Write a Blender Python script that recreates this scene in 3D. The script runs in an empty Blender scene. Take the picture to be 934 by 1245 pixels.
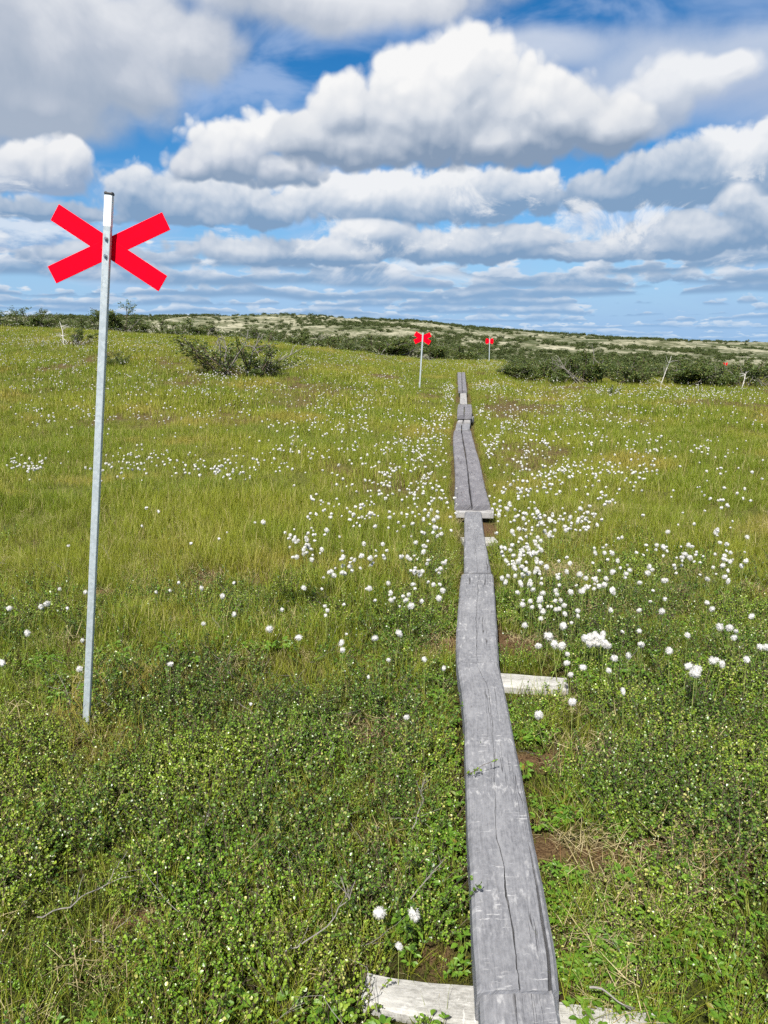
import bpy, math, random
import numpy as np
from mathutils import Vector, Matrix

SC = bpy.context.scene
COL = SC.collection
R = math.radians
rng = np.random.default_rng(7)
random.seed(7)

# ------------------------------------------------------------------ camera
FPX, CX, CY = 899.0, 467.0, 622.5           # focal length and centre in photo pixels
PITCH = math.atan((622.5 - 414.0) / FPX)
EYE = 1.62
cam_d = bpy.data.cameras.new('camera')
cam = bpy.data.objects.new('camera', cam_d)
COL.objects.link(cam)
cam_d.sensor_fit = 'VERTICAL'
cam_d.sensor_height = 36.0
cam_d.lens = 36.0 * FPX / 1245.0
cam_d.clip_start = 0.05
cam_d.clip_end = 20000.0
cam.location = (0, 0, EYE)
cam.rotation_euler = (math.pi / 2 - PITCH, 0, 0)
SC.camera = cam
CP, SP = math.cos(PITCH), math.sin(PITCH)


def ray(px, py):
    """world direction seen at a photo pixel"""
    xc, yc = (px - CX) / FPX, (CY - py) / FPX
    return np.array([xc, CP + yc * SP, -SP + yc * CP])


def to_px(x, y, z):
    dz = z - EYE
    f = y * CP - dz * SP
    u = y * SP + dz * CP
    return CX + FPX * x / f, CY - FPX * u / f


def azel(px, py):
    d = ray(px, py)
    d = d / np.linalg.norm(d)
    return math.atan2(d[0], d[1]), math.asin(d[2])


# ------------------------------------------------------------------ render settings
SC.render.engine = 'CYCLES'
SC.view_settings.view_transform = 'Standard'
SC.view_settings.look = 'None'
SC.view_settings.exposure = 0.62
SC.view_settings.gamma = 1.0
SC.view_settings.use_curve_mapping = False
SC.cycles.use_denoising = False
SC.cycles.max_bounces = 6
SC.cycles.diffuse_bounces = 2
SC.cycles.glossy_bounces = 2
SC.cycles.transmission_bounces = 4
SC.cycles.transparent_max_bounces = 8
SC.cycles.caustics_reflective = False
SC.cycles.caustics_refractive = False
SC.cycles.sample_clamp_indirect = 4.0

# ------------------------------------------------------------------ sun
SUN_EL, SUN_AZ = 50.0, 198.0                 # azimuth clockwise from +Y (view direction)
sd = Vector((math.sin(R(SUN_AZ)) * math.cos(R(SUN_EL)), math.cos(R(SUN_AZ)) * math.cos(R(SUN_EL)), math.sin(R(SUN_EL))))
sun_d = bpy.data.lights.new('sun', 'SUN')
sun = bpy.data.objects.new('sun', sun_d)
COL.objects.link(sun)
sun_d.energy = 5.0
sun_d.angle = R(0.53)
sun_d.color = (1.0, 0.95, 0.87)
sun.rotation_euler = sd.to_track_quat('Z', 'Y').to_euler()
sun.location = sd * 60


# ------------------------------------------------------------------ small node language
class G:
    def __init__(self, tree):
        self.t = tree

    def node(self, kind, **props):
        n = self.t.nodes.new(kind)
        for k, v in props.items():
            setattr(n, k, v)
        return n

    def put(self, sock, v):
        if v is None:
            return
        if hasattr(v, 'is_output'):
            self.t.links.new(v, sock)
        else:
            if sock.type in ('RGBA',) and len(v) == 3:
                v = (*v, 1.0)
            sock.default_value = v

    def m(self, op, a, b=None, c=None, clamp=False):
        n = self.node('ShaderNodeMath', operation=op, use_clamp=clamp)
        self.put(n.inputs[0], a)
        self.put(n.inputs[1], b)
        self.put(n.inputs[2], c)
        return n.outputs[0]

    def v(self, op, a, b=None, c=None):
        n = self.node('ShaderNodeVectorMath', operation=op)
        self.put(n.inputs[0], a)
        self.put(n.inputs[1], b)
        self.put(n.inputs[2], c)
        return n.outputs['Value'] if op in ('DOT_PRODUCT', 'LENGTH') else n.outputs[0]

    def xyz(self, x, y, z=0.0):
        n = self.node('ShaderNodeCombineXYZ')
        self.put(n.inputs[0], x)
        self.put(n.inputs[1], y)
        self.put(n.inputs[2], z)
        return n.outputs[0]

    def sep(self, v):
        n = self.node('ShaderNodeSeparateXYZ')
        self.put(n.inputs[0], v)
        return n.outputs

    def ramp(self, v, a, b, lo=0.0, hi=1.0, smooth=True):
        n = self.node('ShaderNodeMapRange', interpolation_type='SMOOTHSTEP' if smooth else 'LINEAR')
        self.put(n.inputs['Value'], v)
        self.put(n.inputs['From Min'], a)
        self.put(n.inputs['From Max'], b)
        self.put(n.inputs['To Min'], lo)
        self.put(n.inputs['To Max'], hi)
        return n.outputs[0]

    def noise(self, vec, scale=1.0, detail=4.0, rough=0.5, dim='3D', dist=0.0, col=False, lac=2.0):
        n = self.node('ShaderNodeTexNoise', noise_dimensions=dim)
        self.put(n.inputs['Vector'], vec)
        self.put(n.inputs['Scale'], scale)
        self.put(n.inputs['Detail'], detail)
        self.put(n.inputs['Roughness'], rough)
        self.put(n.inputs['Lacunarity'], lac)
        self.put(n.inputs['Distortion'], dist)
        return n.outputs[1] if col else n.outputs[0]

    def voro(self, vec, scale=1.0, feature='F1', dim='3D', out='Distance', rnd=1.0, detail=0.0, smooth=None, rough=.5):
        n = self.node('ShaderNodeTexVoronoi', feature=feature, voronoi_dimensions=dim)
        self.put(n.inputs['Vector'], vec)
        self.put(n.inputs['Scale'], scale)
        self.put(n.inputs['Randomness'], rnd)
        if 'Detail' in n.inputs and feature != 'DISTANCE_TO_EDGE':
            self.put(n.inputs['Detail'], detail)
            self.put(n.inputs['Roughness'], rough)
        if smooth is not None:
            self.put(n.inputs['Smoothness'], smooth)
        return n.outputs[out]

    def mix(self, f, a, b, blend='MIX'):
        n = self.node('ShaderNodeMix', data_type='RGBA', blend_type=blend)
        self.put(n.inputs['Factor'], f)
        self.put(n.inputs['A'] if False else n.inputs[6], a)
        self.put(n.inputs[7], b)
        return n.outputs[2]

    def add(self, a, b): return self.m('ADD', a, b)
    def sub(self, a, b): return self.m('SUBTRACT', a, b)
    def mul(self, a, b): return self.m('MULTIPLY', a, b)


# ------------------------------------------------------------------ sky: physical sky with cumulus in fixed world directions
world = bpy.data.worlds.new('World')
SC.world = world
world.use_nodes = True
wt = world.node_tree
wt.nodes.clear()
g = G(wt)
tc = g.node('ShaderNodeTexCoord')
dirv = tc.outputs['Generated']
dx, dy, dz = g.sep(dirv)
AZ = g.m('ARCTAN2', dx, dy)
EL = g.m('ARCSINE', dz)
P = g.xyz(AZ, EL, 0.0)

skyt = g.node('ShaderNodeTexSky', sky_type='NISHITA')
skyt.sun_disc = False
skyt.sun_elevation = R(SUN_EL)
skyt.sun_rotation = R(SUN_AZ)
skyt.altitude = 900
skyt.air_density = 1.0
skyt.dust_density = 0.25
skyt.ozone_density = 3.0


def cloud_field(vec, clusters, namp, nscale, detail, seed, warp=0.012, wscale=9.0, puff=0.0, pscale=16.0, want_h=False):
    """signed thickness of a set of cumulus: soft ellipses, flat bases, ragged edges; height above its own base on request"""
    off = (seed * 3.17, seed * 1.73, seed * 0.77)
    wv = g.noise(g.v('ADD', vec, off), wscale, 3.0, 0.5, '2D', col=True)
    wv = g.v('MULTIPLY', g.v('SUBTRACT', wv, (0.5, 0.5, 0.5)), (2 * warp, 1.2 * warp, 0))
    wvec = g.v('ADD', vec, wv)
    n = g.noise(g.v('ADD', wvec, off), nscale, detail, 0.62, '2D')
    e = g.sep(wvec)[1]
    total = hgt = None
    for base, soft, top, blobs in clusters:
        q = None
        for (cx, cy, rx, ry) in blobs:
            ca, ce = azel(cx, cy)
            ra, re = rx / FPX, ry / FPX
            t = g.v('MULTIPLY_ADD', wvec, (1 / ra, 1 / re, 0), (-ca / ra, -ce / re, 0))
            d = g.v('LENGTH', t)
            q = d if q is None else g.m('SMOOTH_MIN', q, d, 0.35)
        f = g.sub(1.0, q)
        b = azel(CX, base)[1]
        if soft is not None:
            f = g.m('SMOOTH_MIN', f, g.mul(g.sub(e, b), 1.0 / soft), 0.25)
        if want_h:
            hc = g.mul(g.sub(e, b), 1.0 / (azel(CX, top)[1] - b))
            w_ = None if hgt is None else g.ramp(g.sub(f, total), -0.18, 0.18)
            hgt = hc if hgt is None else g.add(hgt, g.mul(w_, g.sub(hc, hgt)))
        total = f if total is None else g.m('SMOOTH_MAX', total, f, 0.12)
    out = g.m('MULTIPLY_ADD', g.sub(n, 0.5), 2 * namp, total)
    if puff:
        p = g.voro(g.v('ADD', g.v('MULTIPLY_ADD', wv, (0.6, 0.6, 0), wvec), off), pscale, 'F1', '2D', detail=2.0, rough=.68)
        out = g.m('MULTIPLY_ADD', g.sub(0.40, p), puff, out)
    return (out, hgt) if want_h else out


def over(state, alpha, colr):
    """state = (cloud colour, coverage)"""
    c, a = state
    na = g.add(alpha, g.mul(a, g.sub(1.0, alpha)))
    return (colr if c is None else g.mix(alpha, c, colr), na)


state = (None, None)
cov = None
ccol = None


def lay(alpha, colr):
    global cov, ccol
    if cov is None:
        cov, ccol = alpha, colr
    else:
        # un-premultiplied over
        na = g.sub(1.0, g.mul(g.sub(1.0, cov), g.sub(1.0, alpha)))
        f = g.m('DIVIDE', alpha, g.m('MAXIMUM', na, 1e-4), clamp=True)
        ccol = g.mix(f, ccol, colr)
        cov = na


# thin high veil, patchy
veil_n = g.noise(g.v('MULTIPLY', P, (1.0, 2.4, 1)), 5.0, 5.0, 0.55, '2D', dist=0.4)
veil = g.ramp(veil_n, 0.40, 0.70, 0.0, 0.55)
lay(veil, (0.55, 0.67, 0.90))
# the air itself pales towards the horizon
lay(g.ramp(EL, 0.0, 0.20, 0.94, 0.0), (0.32, 0.54, 0.86))

# unseen broken cumulus overhead and behind the viewer, added to whiten the ambient light
zp = g.m('MAXIMUM', dz, 0.2)
oh = g.noise(g.xyz(g.m('DIVIDE', dx, zp), g.m('DIVIDE', dy, zp), 4.0), 1.1, 4.0, 0.55)
lay(g.mul(g.ramp(oh, 0.30, 0.48, 0, 0.97), g.ramp(EL, 0.44, 0.56)), g.mix(g.ramp(oh, 0.44, 0.70), (0.74, 0.73, 0.70), (0.44, 0.445, 0.455)))

# long low banks of cumulus, farthest first
ROWS = []  # base px, height px, az frequency, threshold, seed, top colour, base colour, presence
for (bpx, hpx, fz, seed, k, pres) in [(413, 6, 8.0, 11, 0.0, .42), (407, 8, 7.0, 19, .08, .42), (400, 9, 6.2, 23, .18, .42), (392, 11, 5.4, 29, .28, .43), (383, 13, 4.8, 37, .40, .42),
                                      (373, 17, 4.0, 41, .55, .42), (361, 21, 3.4, 53, .70, .41), (348, 27, 2.8, 67, .85, .40), (333, 34, 2.3, 71, 1.0, .38)]:
    mixc = lambda p, q: tuple(a_ + (b_ - a_) * k for a_, b_ in zip(p, q))
    ROWS.append((bpx, hpx, fz, 0.33, seed, mixc((0.66, 0.79, 0.94), (0.88, 0.91, 0.96)), mixc((0.32, 0.53, 0.82), (0.24, 0.39, 0.60)), pres))
for (bpx, hpx, fz, thr, seed, ctop, cbase, pres) in ROWS:
    b = azel(CX, bpx)[1]
    h = hpx / FPX
    n = g.noise(g.xyz(g.mul(AZ, fz * 2.6), g.mul(EL, 0.62 / h), seed * 0.713), 1.0, 7.0, 0.58, dist=0.15)
    wob = g.noise(g.xyz(g.mul(AZ, fz * 1.1), seed * 1.9, 0.0), 1.0, 3.0, 0.55, '2D')
    hh = g.m('MULTIPLY_ADD', g.sub(wob, 0.5), -1.1, g.mul(g.sub(EL, b), 1.0 / h))
    pr = g.noise(g.xyz(g.mul(AZ, fz * 0.9), seed * 5.7, 0.0), 1.0, 2.0, 0.5, '2D')
    pf = g.voro(g.xyz(g.mul(AZ, fz * 8.0), g.mul(EL, 1.3 / h), seed * 0.3), 1.0, 'F1', '2D', detail=1.5)
    T = g.m('MULTIPLY_ADD', g.sub(pr, pres), 2.2, g.mul(g.sub(n, thr), 3.6))
    T = g.m('MULTIPLY_ADD', g.sub(0.4, pf), 0.7, T)
    F = g.sub(T, hh)
    alpha = g.mul(g.ramp(F, -0.04, 0.20), g.ramp(hh, -0.14, 0.14))
    fr = g.m('DIVIDE', hh, g.m('MAXIMUM', T, 0.30))
    lit = g.m('MULTIPLY_ADD', g.sub(0.42, pf), 0.55, fr)
    lay(g.mul(alpha, 0.94), g.mix(g.ramp(lit, 0.08, 0.95), cbase, ctop))


def shaded(clusters, seed, namp, nscale, ctop, cmid, cbase, edge=(0.0, 0.22), amax=1.0, puff=0.25, pscale=16.0, step=1.0, gain=1.0, warp=.012, lift=0.0, mott=0.3, mscale=9.0):
    f0, hgt = cloud_field(P, clusters, namp, nscale, 8.0, seed, puff=puff, pscale=pscale, warp=warp, want_h=True)
    L = (-0.42, 0.90)
    d1, d2 = 0.010 * step, 0.034 * step

    def at(d, amp, det, pf):
        return cloud_field(g.v('ADD', P, (L[0] * d, L[1] * d, 0)), clusters, amp, nscale, det, seed, puff=pf, pscale=pscale, warp=warp)
    f1 = at(d1, namp, 5.0, puff)
    f2 = at(d2, namp, 3.0, puff * .6)
    alpha = g.mul(g.ramp(f0, edge[0], edge[1]), amax)
    # sunlight falls with depth below the cloud's own top and with the lobes that stand towards the sun
    r1 = g.m('MINIMUM', g.m('MAXIMUM', g.sub(f0, f1), -0.30), 0.30)
    r2 = g.m('MINIMUM', g.m('MAXIMUM', g.sub(f0, f2), -0.5), 0.5)
    lit = g.m('MULTIPLY_ADD', g.ramp(hgt, -0.02, 0.92, smooth=False), 0.92, 0.03 + lift)
    lit = g.m('MULTIPLY_ADD', r1, 0.55 * gain, lit)
    lit = g.m('MULTIPLY_ADD', r2, 0.34 * gain, lit)
    mo = g.noise(g.v('ADD', P, (seed * 1.1, 3.0, 0)), mscale, 5.0, 0.55, '2D', dist=0.3)
    lit = g.m('MULTIPLY_ADD', g.sub(mo, 0.5), mott, lit)
    c = g.mix(g.ramp(lit, 0.42, 0.95, smooth=False), g.mix(g.ramp(lit, 0.0, 0.45, smooth=False), cbase, cmid), ctop)
    lay(alpha, c)


def fractus(sc, lo, hi, seed, band, ctop, cbase, amax):
    """torn scraps of low cloud in a band of elevations"""
    e1, e0 = azel(CX, band[0])[1], azel(CX, band[1])[1]
    q = g.v('ADD', g.v('MULTIPLY', P, (sc[0], sc[1], 1)), (seed * 0.37, seed * 0.91, seed))
    n = g.noise(q, 1.0, 9.0, 0.62, '2D', dist=0.35)
    n1 = g.noise(g.v('ADD', q, (-0.06, 0.22, 0)), 1.0, 5.0, 0.60, '2D', dist=0.35)
    big = g.noise(q, 0.32, 2.0, 0.5, '2D')
    t = g.m('MULTIPLY_ADD', g.sub(big, 0.5), 0.45, n)
    a_ = g.mul(g.mul(g.ramp(t, lo, hi), g.ramp(EL, e0 - .01, e0 + .03)), g.ramp(EL, e1 + .02, e1 - .03))
    lit = g.m('MULTIPLY_ADD', g.sub(n, n1), 3.2, 0.55)
    lay(g.mul(a_, amax), g.mix(g.ramp(lit, 0.1, 0.95), cbase, ctop))


fractus((7.5, 17.0), 0.50, 0.66, 17, (225, 350), (0.86, 0.90, 0.96), (0.30, 0.43, 0.66), 0.70)
# thin cloud to the upper right, then the grey bank upper left
shaded([(150, None, -20, [(830, 95, 190, 56), (930, 72, 160, 44), (660, 62, 110, 30), (1100, 90, 200, 90)])],
       5, 0.24, 5.0, (0.70, 0.76, 0.87), (0.58, 0.66, 0.80), (0.50, 0.58, 0.74), edge=(-.05, 0.60), amax=0.80, puff=0.1, pscale=9)
shaded([(185, None, -60, [(70, 60, 170, 95), (222, 50, 90, 46), (50, 132, 116, 48), (148, 98, 78, 46), (400, -10, 260, 44), (-140, 80, 200, 110), (200, -160, 500, 140)])],
       3, 0.20, 5.0, (0.84, 0.86, 0.90), (0.56, 0.61, 0.70), (0.42, 0.49, 0.60), edge=(0.0, 0.40), amax=0.95, puff=0.22, pscale=9, gain=1.3, lift=-.10, mott=1.5, mscale=6.5)
# middle banks
shaded([(324, 0.016, 238, [(850, 285, 120, 34), (790, 300, 90, 24), (900, 245, 42, 34), (965, 270, 80, 60), (690, 308, 110, 18)]),
        (326, 0.016, 262, [(400, 306, 180, 22), (300, 304, 120, 20), (560, 300, 130, 30), (450, 278, 60, 20), (620, 290, 90, 22), (120, 315, 90, 20)]),
        (285, 0.018, 205, [(430, 240, 150, 40), (320, 252, 120, 34), (560, 240, 130, 40), (640, 235, 66, 30), (215, 252, 80, 44), (165, 232, 50, 34), (60, 268, 120, 26), (-60, 262, 120, 36)]),
        (266, 0.018, 165, [(830, 215, 105, 44), (740, 236, 70, 26), (915, 190, 90, 44), (1000, 220, 100, 60)])],
       9, 0.34, 8.0, (0.92, 0.94, 0.97), (0.54, 0.63, 0.76), (0.24, 0.38, 0.58), edge=(-.02, 0.22), puff=0.30, pscale=24, step=0.7, mott=1.25, mscale=8.0, warp=.013, lift=-.13, gain=.85)
shaded([(256, 0.018, 162, [(45, 212, 72, 42), (85, 196, 36, 30), (-40, 215, 80, 45), (20, 190, 40, 22)])],
       14, 0.30, 9.0, (0.93, 0.94, 0.96), (0.62, 0.68, 0.78), (0.32, 0.43, 0.61), edge=(-.05, 0.26), puff=0.36, pscale=18, step=0.8)
# its right wing, thinner and greyer
shaded([(196, 0.030, 60, [(775, 140, 62, 40), (815, 112, 56, 42), (850, 92, 52, 30), (890, 78, 46, 20), (740, 160, 60, 36)])],
       33, 0.20, 10.0, (0.93, 0.945, 0.97), (0.62, 0.68, 0.78), (0.42, 0.51, 0.66), edge=(-.02, 0.34), puff=0.30, pscale=15, step=1.1, mott=.6, amax=.95)
fractus((10.0, 15.0), 0.56, 0.72, 61, (215, 320), (0.96, 0.97, 0.985), (0.56, 0.65, 0.79), 0.75)
# the great cumulus in the middle with its left shoulder
shaded([(232, 0.018, 130, [(280, 190, 72, 48), (322, 164, 50, 34), (240, 208, 42, 26), (350, 200, 60, 30)])],
       21, 0.17, 11.0, (0.98, 0.985, 0.99), (0.66, 0.71, 0.80), (0.28, 0.38, 0.53), edge=(-.03, 0.24), puff=0.34, pscale=18, step=0.8)
shaded([(217, 0.026, 22, [(560, 84, 66, 56), (490, 104, 72, 50), (430, 132, 70, 48), (378, 162, 56, 40), (520, 140, 150, 66), (640, 122, 84, 56), (690, 142, 80, 50), (735, 152, 60, 42),
                      (600, 174, 180, 38), (450, 180, 100, 34)])],
       27, 0.16, 11.0, (0.99, 0.99, 0.99), (0.66, 0.71, 0.79), (0.26, 0.35, 0.49), edge=(-.03, 0.24), puff=0.34, pscale=14, step=1.15, mott=.4)

bg_sky = g.node('ShaderNodeBackground')
hs = g.node('ShaderNodeHueSaturation')
g.put(hs.inputs['Color'], skyt.outputs[0])
hs.inputs['Saturation'].default_value = 1.40
wt.links.new(hs.outputs[0], bg_sky.inputs['Color'])
bg_sky.inputs['Strength'].default_value = 0.078
bg_cl = g.node('ShaderNodeBackground')
g.put(bg_cl.inputs['Color'], ccol)
bg_cl.inputs['Strength'].default_value = 0.615
mixs = g.node('ShaderNodeMixShader')
g.put(mixs.inputs[0], g.mul(cov, g.ramp(EL, -0.02, 0.0)))
wt.links.new(bg_sky.outputs[0], mixs.inputs[1])
wt.links.new(bg_cl.outputs[0], mixs.inputs[2])
wout = g.node('ShaderNodeOutputWorld')
wt.links.new(mixs.outputs[0], wout.inputs[0])
world.cycles.sampling_method = 'NONE'
SC.cycles.use_adaptive_sampling = True
SC.cycles.adaptive_threshold = 0.02
SC.cycles.adaptive_min_samples = 16

# ================================================================== helpers for objects
def tag(o, label=None, cat=None, group=None, kind=None):
    if label: o['label'] = label
    if cat: o['category'] = cat
    if group: o['group'] = group
    if kind: o['kind'] = kind
    return o


def empty(name, loc, label, cat, group=None, rz=0.0):
    o = bpy.data.objects.new(name, None)
    o.empty_display_size = 0.1
    COL.objects.link(o)
    o.location = loc
    o.rotation_euler = (0, 0, rz)
    return tag(o, label, cat, group)


def mesh_from(name, V, F, mats, midx=None, attrs=None, smooth=False, uv=None):
    me = bpy.data.meshes.new(name)
    V = np.asarray(V, dtype=np.float32)
    if isinstance(F, np.ndarray):
        k = F.shape[1]
        me.vertices.add(len(V))
        me.vertices.foreach_set('co', V.ravel())
        me.loops.add(F.size)
        me.loops.foreach_set('vertex_index', F.astype(np.int32).ravel())
        me.polygons.add(len(F))
        me.polygons.foreach_set('loop_start', np.arange(0, F.size, k, dtype=np.int32))
        me.update(calc_edges=True)
    else:
        me.from_pydata([tuple(v) for v in V], [], F)
    for m_ in mats:
        me.materials.append(m_)
    if midx is not None:
        me.polygons.foreach_set('material_index', np.asarray(midx, dtype=np.int32))
    if smooth:
        me.polygons.foreach_set('use_smooth', np.ones(len(me.polygons), dtype=bool))
    for k_, a_ in (attrs or {}).items():
        a_ = np.asarray(a_, dtype=np.float32)
        at = me.attributes.new(k_, 'FLOAT', 'POINT')
        at.data.foreach_set('value', a_)
    if uv is not None:
        lay_ = me.uv_layers.new(name='UVMap')
        li = np.zeros(len(me.loops), dtype=np.int32)
        me.loops.foreach_get('vertex_index', li)
        lay_.data.foreach_set('uv', np.asarray(uv, dtype=np.float32)[li].ravel())
    me.update()
    return me


def obj(name, me, parent=None, loc=(0, 0, 0)):
    o = bpy.data.objects.new(name, me)
    COL.objects.link(o)
    o.location = loc
    if parent is not None:
        o.parent = parent
    return o


def material(name):
    m_ = bpy.data.materials.new(name)
    m_.use_nodes = True
    nt = m_.node_tree
    nt.nodes.clear()
    return m_, G(nt)


def finish(g_, bsdf_out, disp=None):
    o = g_.node('ShaderNodeOutputMaterial')
    g_.t.links.new(bsdf_out, o.inputs[0])


def principled(g_, **kw):
    n = g_.node('ShaderNodeBsdfPrincipled')
    for k, v in kw.items():
        g_.put(n.inputs[k.replace('_', ' ')], v)
    return n


# ------------------------------------------------------------------ value noise for geometry
def vnoise(x, y, seed=0):
    x = np.asarray(x, float); y = np.asarray(y, float)
    xi, yi = np.floor(x), np.floor(y)
    xf, yf = x - xi, y - yi
    xf = xf * xf * (3 - 2 * xf); yf = yf * yf * (3 - 2 * yf)

    def h(a, b):
        t = np.sin(a * 127.1 + b * 311.7 + seed * 74.7) * 43758.5453
        return t - np.floor(t)
    return (h(xi, yi) * (1 - xf) + h(xi + 1, yi) * xf) * (1 - yf) + (h(xi, yi + 1) * (1 - xf) + h(xi + 1, yi + 1) * xf) * yf


def fbm(x, y, seed=0, oct=4):
    s = 0; a = 0.5; t = 0
    for i in range(oct):
        s = s + a * vnoise(x * 2 ** i, y * 2 ** i, seed + i * 13); t += a; a *= 0.5
    return s / t


def sstep(a, b, x):
    t = np.clip((x - a) / (b - a), 0, 1)
    return t * t * (3 - 2 * t)


# ------------------------------------------------------------------ terrain
_px = np.array([-400, 0, 100, 200, 300, 377, 467, 530, 570, 605, 630, 655, 737, 934, 1300.])
_D = np.array([44, 42, 41, 40, 40, 39, 39, 40, 42, 42, 36, 30, 27.5, 27, 27.])
_Y = np.array([398, 401, 404, 409, 414, 424, 435, 440, 440, 440, 452, 461, 467, 469, 471.])
_U = (_px - 467) / FPX
_Z = EYE - _D * (_Y - 414) / FPX
_hp = np.array([-500, 0, 200, 350, 440, 500, 560, 640, 740, 860, 934, 1300.])
_hy = np.array([389, 389, 387, 387, 389, 392, 399, 404, 410, 416.5, 419, 423.])
_HU = (_hp - 467) / FPX
_HZ = EYE + 350 * (414 - _hy) / FPX


def ground(x, y):
    x = np.asarray(x, float); y = np.asarray(y, float)
    yy = np.maximum(y, 1.0)
    u = x / yy
    D = np.interp(u, _U, _D)
    Z = np.interp(u, _U, _Z)
    H = np.interp(u, _HU, _HZ)
    near = Z * sstep(7.0, 1.0, 0) if False else Z * sstep(7.0, D * 1.02, yy)
    hum = (fbm(x * 0.9, y * 0.9, 3, 3) - 0.5) * (0.10 + 0.10 * sstep(4, 9, yy)) + (fbm(x * 0.22, y * 0.22, 5, 2) - 0.5) * 0.18 * sstep(4, 14, yy)
    hum = hum * (1 - 0.75 * np.exp(-((x - 0.11 * y - 0.12) / 0.7) ** 2) * (yy < 45))
    val = -3.5 + (Z * 0.0)
    t1 = sstep(D * 1.02, 105, yy)
    z = near * (1 - t1) + val * t1
    t2 = sstep(110, 350, yy)
    hill = H + (fbm(x * 0.03, y * 0.03, 9, 4) - 0.5) * 5.0 * sstep(90, 200, yy) * (1 - sstep(300, 350, yy) * 0.72)
    z = z * (1 - t2) + hill * t2
    t3 = sstep(350, 1300, yy)
    z = z * (1 - t3) + (-16 - (yy / 9000.0) * 16) * t3
    return z + hum * (1 - sstep(60, 120, yy))


def project(px, py, off=0.0, tmax=80.0, t0=0.8):
    d = ray(px, py)
    ts = t0 * (tmax / t0) ** np.linspace(0, 1, 600)
    X, Y, Zr = d[0] * ts, d[1] * ts, EYE + d[2] * ts
    diff = Zr - (ground(X, Y) + off)
    k = np.argmax(diff < 0)
    if not (diff < 0).any():
        k = len(ts) - 1
    a, b = ts[max(k - 1, 0)], ts[k]
    for _ in range(30):
        c = 0.5 * (a + b)
        if EYE + d[2] * c - (ground(d[0] * c, d[1] * c) + off) < 0: b = c
        else: a = c
    return np.array([d[0] * b, d[1] * b, EYE + d[2] * b])


def at_depth(px, py, y):
    d = ray(px, py)
    t = y / d[1]
    return np.array([d[0] * t, y, EYE + d[2] * t])


# ground sheet
ys = [-7.0]
while ys[-1] < 9500:
    y_ = ys[-1]
    st = 0.07 if y_ < 6 else min(0.07 * (1.022 ** ((y_ - 6) / 0.35)), 0.55) if y_ < 60 else max(0.55, (y_ - 40) * 0.028)
    ys.append(y_ + st)
ys = np.array(ys)
NC = 300
s = np.linspace(-1, 1, NC)
s = np.sign(s) * np.abs(s) ** 1.25
W = 6.5 + 1.15 * np.maximum(ys, 0)
XX = s[None, :] * W[:, None]
YY = np.repeat(ys[:, None], NC, 1)
ZZ = ground(XX, YY)
nr = len(ys)
ii = np.arange(nr * NC).reshape(nr, NC)
F = np.stack([ii[:-1, :-1], ii[:-1, 1:], ii[1:, 1:], ii[1:, :-1]], -1).reshape(-1, 4)

mg, g = material('bog_ground')
pos = g.node('ShaderNodeNewGeometry').outputs['Position']
px_, py_, pz_ = g.sep(pos)
n1 = g.noise(pos, 1.6, 5, 0.6)
n2 = g.noise(pos, 22.0, 4, 0.65)
n3 = g.noise(pos, 0.35, 3, 0.5)
litter = g.mix(g.ramp(n2, 0.35, 0.7), (0.018, 0.012, 0.007), (0.085, 0.055, 0.026))
n4 = g.noise(pos, 140.0, 3, 0.7)
moss = g.mix(g.ramp(n4, 0.35, 0.65), (0.010, 0.013, 0.004), (0.060, 0.070, 0.014))
red = g.mix(g.ramp(n2, 0.4, 0.65), (0.075, 0.022, 0.012), (0.16, 0.075, 0.035))
base = g.mix(g.ramp(n1, 0.40, 0.58), litter, moss)
base = g.mix(g.ramp(g.noise(g.v('ADD', pos, (31, 7, 0)), 1.1, 4, 0.6), 0.60, 0.68), base, red)
sedge = g.mix(g.ramp(n2, 0.3, 0.7), (0.055, 0.060, 0.012), (0.12, 0.125, 0.030))
hol = g.node('ShaderNodeAttribute', attribute_name='hollow').outputs['Fac']
sedge = g.mix(hol, sedge, g.mix(g.ramp(n2, 0.3, 0.7), (0.050, 0.034, 0.014), (0.13, 0.10, 0.042)))
base = g.mix(g.ramp(py_, 4.0, 9.0), base, sedge)
brn = g.node('ShaderNodeAttribute', attribute_name='bare').outputs['Fac']
base = g.mix(brn, base, g.mix(g.ramp(n4, 0.35, 0.65), (0.045, 0.024, 0.013), (0.15, 0.095, 0.050)))
# low fell beyond: green fen, then pale lichen heath with dark scrub
stretch = g.v('MULTIPLY', pos, (1.0, 0.8, 1.0))
fen = g.mix(g.ramp(g.noise(stretch, 0.045, 5, 0.6), 0.38, 0.62), (0.055, 0.075, 0.020), (0.15, 0.155, 0.065))
lich = g.mix(g.ramp(g.noise(stretch, 0.11, 6, 0.62), 0.32, 0.66), (0.105, 0.11, 0.058), (0.36, 0.345, 0.25))
heath = g.mix(g.ramp(g.noise(g.v('ADD', stretch, (90, 0, 0)), 0.05, 7, 0.68), 0.47, 0.58), lich, (0.060, 0.075, 0.028))
heath = g.mix(g.ramp(g.noise(stretch, 0.42, 5, 0.7), 0.50, 0.60, 0, .85), heath, (0.055, 0.066, 0.028))
far = g.mix(g.ramp(g.m('MULTIPLY_ADD', g.noise(pos, 0.02, 3), 70.0, py_), 165, 200), fen, heath)
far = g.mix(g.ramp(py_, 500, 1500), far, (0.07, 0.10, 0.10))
colr = g.mix(g.ramp(py_, 50, 75), base, far)
bs = principled(g, Base_Color=colr, Roughness=0.95)
bs.inputs['Specular IOR Level'].default_value = 0.1
bump = g.node('ShaderNodeBump')
bump.inputs['Strength'].default_value = 0.6
bump.inputs['Distance'].default_value = 0.02
g.put(bump.inputs['Height'], n2)
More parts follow.
